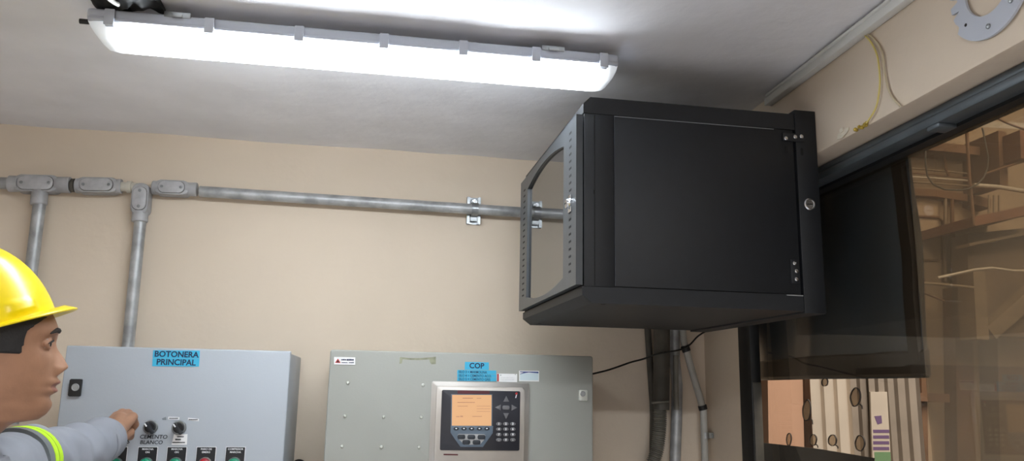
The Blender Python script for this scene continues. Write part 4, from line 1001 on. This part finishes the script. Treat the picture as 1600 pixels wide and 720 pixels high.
# right hand hanging
rh = WRR+V((.01, -.002, -.03)); body.capsule(WRR, rh+V((.01, 0, -.05)), .024, .024); body.ball(rh+V((.008, 0, -.04)), .03, (1.2, .6, 1.3))
for i in range(4):
    f0 = rh+V((.035-.02*i, .0, -.075)); f1 = f0+V((.003, .010, -.038-.003*(i in (1, 2)))); f2 = f1+V((-.004, .018, -.026)); body.capsule(f0, f1, .0095, .009); body.capsule(f1, f2, .009, .0075)
body.capsule(rh+V((.03, .0, -.01)), rh+V((.055, .012, -.05)), .013, .011); body.capsule(rh+V((.055, .012, -.05)), rh+V((.058, .022, -.085)), .0105, .0085)
def remeshed(mb, vox, mats, smooth_it=4, disp=None):
    me = mb.mesh('tmp', mats); o = bpy.data.objects.new('tmp', me); COL.objects.link(o)
    md = o.modifiers.new('r', 'REMESH'); md.mode = 'VOXEL'; md.voxel_size = vox; md.use_smooth_shade = True
    ms = o.modifiers.new('s', 'SMOOTH'); ms.factor = .5; ms.iterations = smooth_it
    dg = bpy.context.evaluated_depsgraph_get(); r = bpy.data.meshes.new_from_object(o.evaluated_get(dg))
    bpy.data.objects.remove(o)
    if disp:
        ns = [v.normal.copy() for v in r.vertices]
        for v, nn in zip(r.vertices, ns): v.co += nn*disp(v.co)
    r.materials.clear()
    for m in mats: r.materials.append(M[m])
    for p in r.polygons: p.use_smooth = True
    return r
me = remeshed(body, .0020, ['skin', 'lip'], 1)
for p in me.polygons:
    q = p.center-HC; f = V((q.x, q.y, 0)).dot(HD); l = V((q.x, q.y, 0)).dot(HL)
    if 1.5785 < p.center.z < 1.600 and abs(l) < .023-.35*abs(p.center.z-1.5895) and f > .06:
        if abs(p.center.z-1.5892) < .0095*(1-(l/.026)**2)+.001: p.material_index = 1
person = put('person', me)
tag(person, 'worker in yellow hard hat and grey shirt reaching a hand to the control box', 'person')
# hair: a shell over the scalp with sideburns, under the hat
b = MB(); idx = {}; vs = []; fs = []
def hairy(x, z):
    if z > 1.692: return x < .040
    if z > 1.668: return x < .030+(z-1.668)*1.0
    if z > 1.636: return -.006 < x < .030-.10*(1.668-z) or x < -.052
    return x < -.060 and z > 1.585
NPH = 220
hz = [1.585+.0015*i for i in range(113)]
for i, z in enumerate(hz):
    for k in range(NPH):
        x, y = headpoint(2*PI*k/NPH, min(z, 1.7625)); s = 1.055; xm = -.02
        vs.append(hw(xm+(x-xm)*s, y*s, z+.003)); 
n0 = len(vs)
for i, z in enumerate(hz):
    for k in range(NPH):
        x, y = headpoint(2*PI*k/NPH, min(z, 1.7625)); xm = -.02; vs.append(hw(xm+(x-xm)*.985, y*.985, z))
on = set()
for i in range(len(hz)-1):
    for k in range(NPH):
        x, y = headpoint(2*PI*(k+.5)/NPH, min((hz[i]+hz[i+1])/2, 1.7625))
        if hairy(x, (hz[i]+hz[i+1])/2): on.add((i, k))
for i, k in on:
    l = (k+1) % NPH; a = (i*NPH+k, i*NPH+l, (i+1)*NPH+l, (i+1)*NPH+k); fs.append(a); fs.append(tuple(n0+q for q in a[::-1]))
    for (di, dk), (p, q) in (((-1, 0), (0, 1)), ((1, 0), (2, 3)), ((0, 1), (1, 2)), ((0, -1), (3, 0))):
        if (i+di, (k+dk) % NPH) not in on: fs.append((a[q], a[p], a[p]+n0, a[q]+n0))
used = sorted({i for f in fs for i in f}); rm = {o: i for i, o in enumerate(used)}
b.add([vs[i] for i in used], [tuple(rm[i] for i in f) for f in fs]); build('hair', b, 'hair', person, 'short dark hair', ang=60)
for e in (-1, 1):
    b = MB(); pts = []
    for i in range(9):
        t = -1+2*i/8; x, y = headpoint(math.asin(max(-.9, min(.9, e*.37+e*.20*t))), 1.674)
        pts.append(hw(x+.001, y, 1.6725+.0035*(1-t*t)-.0030*max(0, t)))
    b.tube(pts, [.0012, .0026, .0036, .0040, .0040, .0036, .0030, .0022, .0010], 8); build('eyebrow', b, 'brow', person)
    ec = hw(.0575, e*.032, 1.6548)
    b = MB(); b.ball(ec, .0118, nu=24, nv=16); ey = build('eye', b, 'eye_white', person)
    b = MB(); dv = (HD+HL*.03*e).normalized(); b.lathe(ec+dv*.0098, dv, [(0, .0062), (.0016, .0050), (.0022, .0028), (.0023, .0002)], 20); build('iris', b, 'iris', ey)
    b = MB(); pts = []
    for i in range(9):
        t = -1+2*i/8; pts.append(hw(.0715-.0070*max(0, t)**2-.0015*max(0, -t)**2, e*(.032+.0140*t), 1.6555+.0040*(1-t*t)-.0012*t))
    b.tube(pts, [.0006, .0011, .0014, .0015, .0015, .0015, .0014, .0012, .0006], 6); build('eyelashes', b, 'hair', person)
# hard hat, tilted back
TT = math.radians(21); HF = (HD*math.cos(TT)+V((0, 0, 1))*math.sin(TT)); HU = (V((0, 0, 1))*math.cos(TT)-HD*math.sin(TT)); HO = hw(-.047, 0, 1.660)
def hat(f, l, u): return HO+HF*f+HL*l+HU*u
A_, B_, C_ = .127, .110, .143
def crown(ph, t, off=0):                                             # t 0 at the rim, 1 on top
    e = t*PI/2; rr = math.cos(e)**.92; f = (A_-off)*rr*math.cos(ph); l = (B_-off)*rr*math.sin(ph); u = (C_-off)*math.sin(e)
    if off == 0:
        u += .006*gs(l, .014)*math.sin(e)*(1 if abs(f) < A_ else 0)                         # centre ridge
        st = lambda v, a, w: 1/(1+math.exp(-(v-a)/w))
        pd = abs(math.degrees(math.atan2(math.sin(ph), math.cos(ph)))); bo = st(pd, 38, 1)*st(-pd, -60, 1)*st(u, .009, .0008)*st(-u, -.028, .0008)*.004
        f += bo*math.cos(ph); l += bo*math.sin(ph)
        u += .003*(gs(l-.048, .010)+gs(l+.048, .010))*math.sin(e)*gs(f, .08)
    return f, l, u
NH, NT = 192, 60; vs = []; fs = []
for off in (0, .004):
    for i in range(NT+1):
        t = i/NT*.995
        for k in range(NH): vs.append(hat(*crown(2*PI*k/NH, t, off)))
q = (NT+1)*NH
for o in (0, q):
    for i in range(NT):
        for k in range(NH): l = (k+1) % NH; fs.append((o+i*NH+k, o+i*NH+l, o+(i+1)*NH+l, o+(i+1)*NH+k))
    fs.append(tuple(o+NT*NH+k for k in range(NH)))
b = MB(); b.add(vs, fs)
vs = []; fs = []
for k in range(NH):                                                  # brim with the peak at the front
    ph = 2*PI*k/NH; c = max(0, math.cos(ph)); ext = .008+.0215*c**3
    for r_, du in ((-.003, .0045), (ext*.5, .0020+.007*c**4), (ext, .0006), (ext+.0014, -.0012), (ext, -.0030), (ext*.5, -.0010), (-.004, .0005)):
        vs.append(hat((A_+r_)*math.cos(ph), (B_+r_)*math.sin(ph), du-.002+(0.004*c**2 if r_ < .001 and du > 0 else 0)))
for k in range(NH):
    l = (k+1) % NH
    for j in range(7): j2 = (j+1) % 7; fs.append((k*7+j, l*7+j, l*7+j2, k*7+j2))
b.add(vs, fs)
hatb = build('hard_hat', b, 'helmet_yellow', person, 'yellow hard hat with short peak', ang=60)
# shirt
sh = MB()
sh.capsule(NB-V((0, 0, .045)), HIP+V((0, 0, .36)), .085, .130); sh.capsule(HIP+V((0, 0, .36)), HIP+V((0, 0, .0)), .132, .135)
sh.capsule(NB-V((.0, 0, .035)), SL+V((0, -.02, -.01)), .060, .058); sh.capsule(NB-V((0, 0, .035)), SR, .060, .062)
sp_ = smoothpath([SL-V((0, .03, .012)), at(30, 724, 1.575), at(66, 716, 1.68), EL, at(128, 704, 1.84), at(149, 694, 1.878), at(163, 687, 1.912)], 6)
rs = [.064, .059, .058, .057, .055, .050, .0455]; rr = []
for i in range(len(sp_)): t = i/6; a = int(min(t, 5)); rr.append(rs[a]+(rs[a+1]-rs[a])*(t-a))
sh.tube(sp_, rr, 28); sh.ball(sp_[0], .064)
sh.capsule(SR, ER, .063, .056); sh.capsule(ER, WRR+V((0, 0, .01)), .055, .042)
sd = (EL-SL).normalized()
def folds(p):
    v = .004*noise.noise(p*14)+.0022*noise.noise(p*34)
    t = p.y
    if t > 1.5: v += .0042*math.sin(t*70+p.z*38+3*noise.noise(p*9))*min(1, (t-1.5)*6)
    return v
me = remeshed(sh, .006, ['shirt_grey'], 3, folds); shirt = put('shirt', me, person); shirt['label'] = 'grey long-sleeved work shirt'
ax = (sp_[-1]-sp_[-6]).normalized()
b = MB()
b.lathe(sp_[-1]-ax*.026, ax, [(0, .0450), (.004, .0480), (.028, .0470), (.036, .0455), (.037, .042), (.028, .040)], 32)
cf = build('cuff', b, 'shirt_grey', shirt)
c0_ = NB+V((0, 0, .005)); b = MB(); b.lathe(c0_-V((0, 0, .03)), V((-.12, 0, 1)), [(0, .083), (.02, .074), (.032, .070), (.034, .066), (.02, .066), (0, .075)], 36); build('collar', b, 'shirt_grey', shirt)
# reflective bands round the left upper arm
a1, a2 = at(22, 727, 1.555), at(40, 722, 1.62); ad = (a2-a1).normalized()
for o, w, m, rr_, lab in ((-.030, .032, 'silver_tape', .0640, 'grey reflective tape'), (.0, .023, 'lime', .0646, 'lime stripe'), (.023, .007, 'silver_tape', .0630, 'grey reflective tape'), (.030, .024, 'lime', .0640, 'lime stripe')):
    b = MB(); c = a1+ad*o; prof = [(0, rr_-.008), (0, rr_), (w*.5, rr_+.0010), (w, rr_), (w, rr_-.008)]; b.lathe(c, ad, prof, 40); build('reflective_band', b, m, shirt, lab)
# trousers and boots
t = MB(); t.capsule(HIP+V((0, -.04, .03)), HIP+V((0, .04, .03)), .125, .125)
for s in (-1, 1):
    h = HIP+V((.0, s*.09, -.02)); k = V((h.x+.02, h.y+s*.01, .50)); a = V((h.x-.02, h.y+s*.015, .10)); t.capsule(h, k, .092, .070); t.capsule(k, a, .070, .060)
put('trousers', remeshed(t, .008, ['trouser'], 3), person)
for s in (-1, 1):
    h = HIP+V((.0, s*.09, -.02)); a = V((h.x-.02, h.y+s*.015, .10)); b = MB(); b.capsule(a, a+V((0, 0, -.045)), .050, .048); b.capsule(a+V((-.02, 0, -.055)), a+V((.15, 0, -.060)), .044, .040); b.box((a.x-.07, a.y-.042, .0), (a.x+.195, a.y+.042, .022), .01)
    build('boot', b, 'boot', person, ang=60)

# ------------------------------------------------------------------ light
def area(name, loc, target, size, power, col, sy=None):
    l = bpy.data.lights.new(name, 'AREA'); l.energy = power; l.color = col; l.shape = 'RECTANGLE'; l.size = size; l.size_y = sy or size
    o = bpy.data.objects.new(name, l); COL.objects.link(o); o.location = loc
    o.rotation_euler = (V(target)-V(loc)).to_track_quat('-Z', 'Y').to_euler(); return o
area('second_ceiling_lamp_light', (.22, -.35, ZC-.06), (.22, -.35, 0), 1.1, 33, (.90, .95, 1), .12)     # the room's other ceiling lamp, behind the camera
area('rear_fill_light', (-.6, YF+.05, 1.1), (-.4, 1.0, 1.7), 1.0, 5, (.97, .98, 1), 1.9)              # added fill behind the camera, no opening in the wall there
area('hall_lamp_light', (4.2, 2.0, 4.6), (2.8, 4.5, 1.4), 1.6, 140, (1, .93, .84))                       # hall lighting outside the window
area('hall_fill_light', (2.3, 1.2, 3.4), (2.0, 3.4, 1.2), 1.0, 66, (1, .96, .92))  # extra light added to brighten what shows through the clear pane
w = bpy.data.worlds.new('world'); SC.world = w; w.use_nodes = True
w.node_tree.nodes['Background'].inputs[0].default_value = (.55, .5, .43, 1); w.node_tree.nodes['Background'].inputs[1].default_value = .12

vs_ = SC.view_settings; SC.display_settings.display_device = 'sRGB'
vs_.view_transform = 'Standard'; vs_.look = 'None'; vs_.gamma = 1; vs_.exposure = .38; vs_.use_curve_mapping = False
SC.cycles.max_bounces = 10; SC.cycles.diffuse_bounces = 5; SC.cycles.glossy_bounces = 5; SC.cycles.transparent_max_bounces = 12
SC.cycles.caustics_reflective = False; SC.cycles.caustics_refractive = False
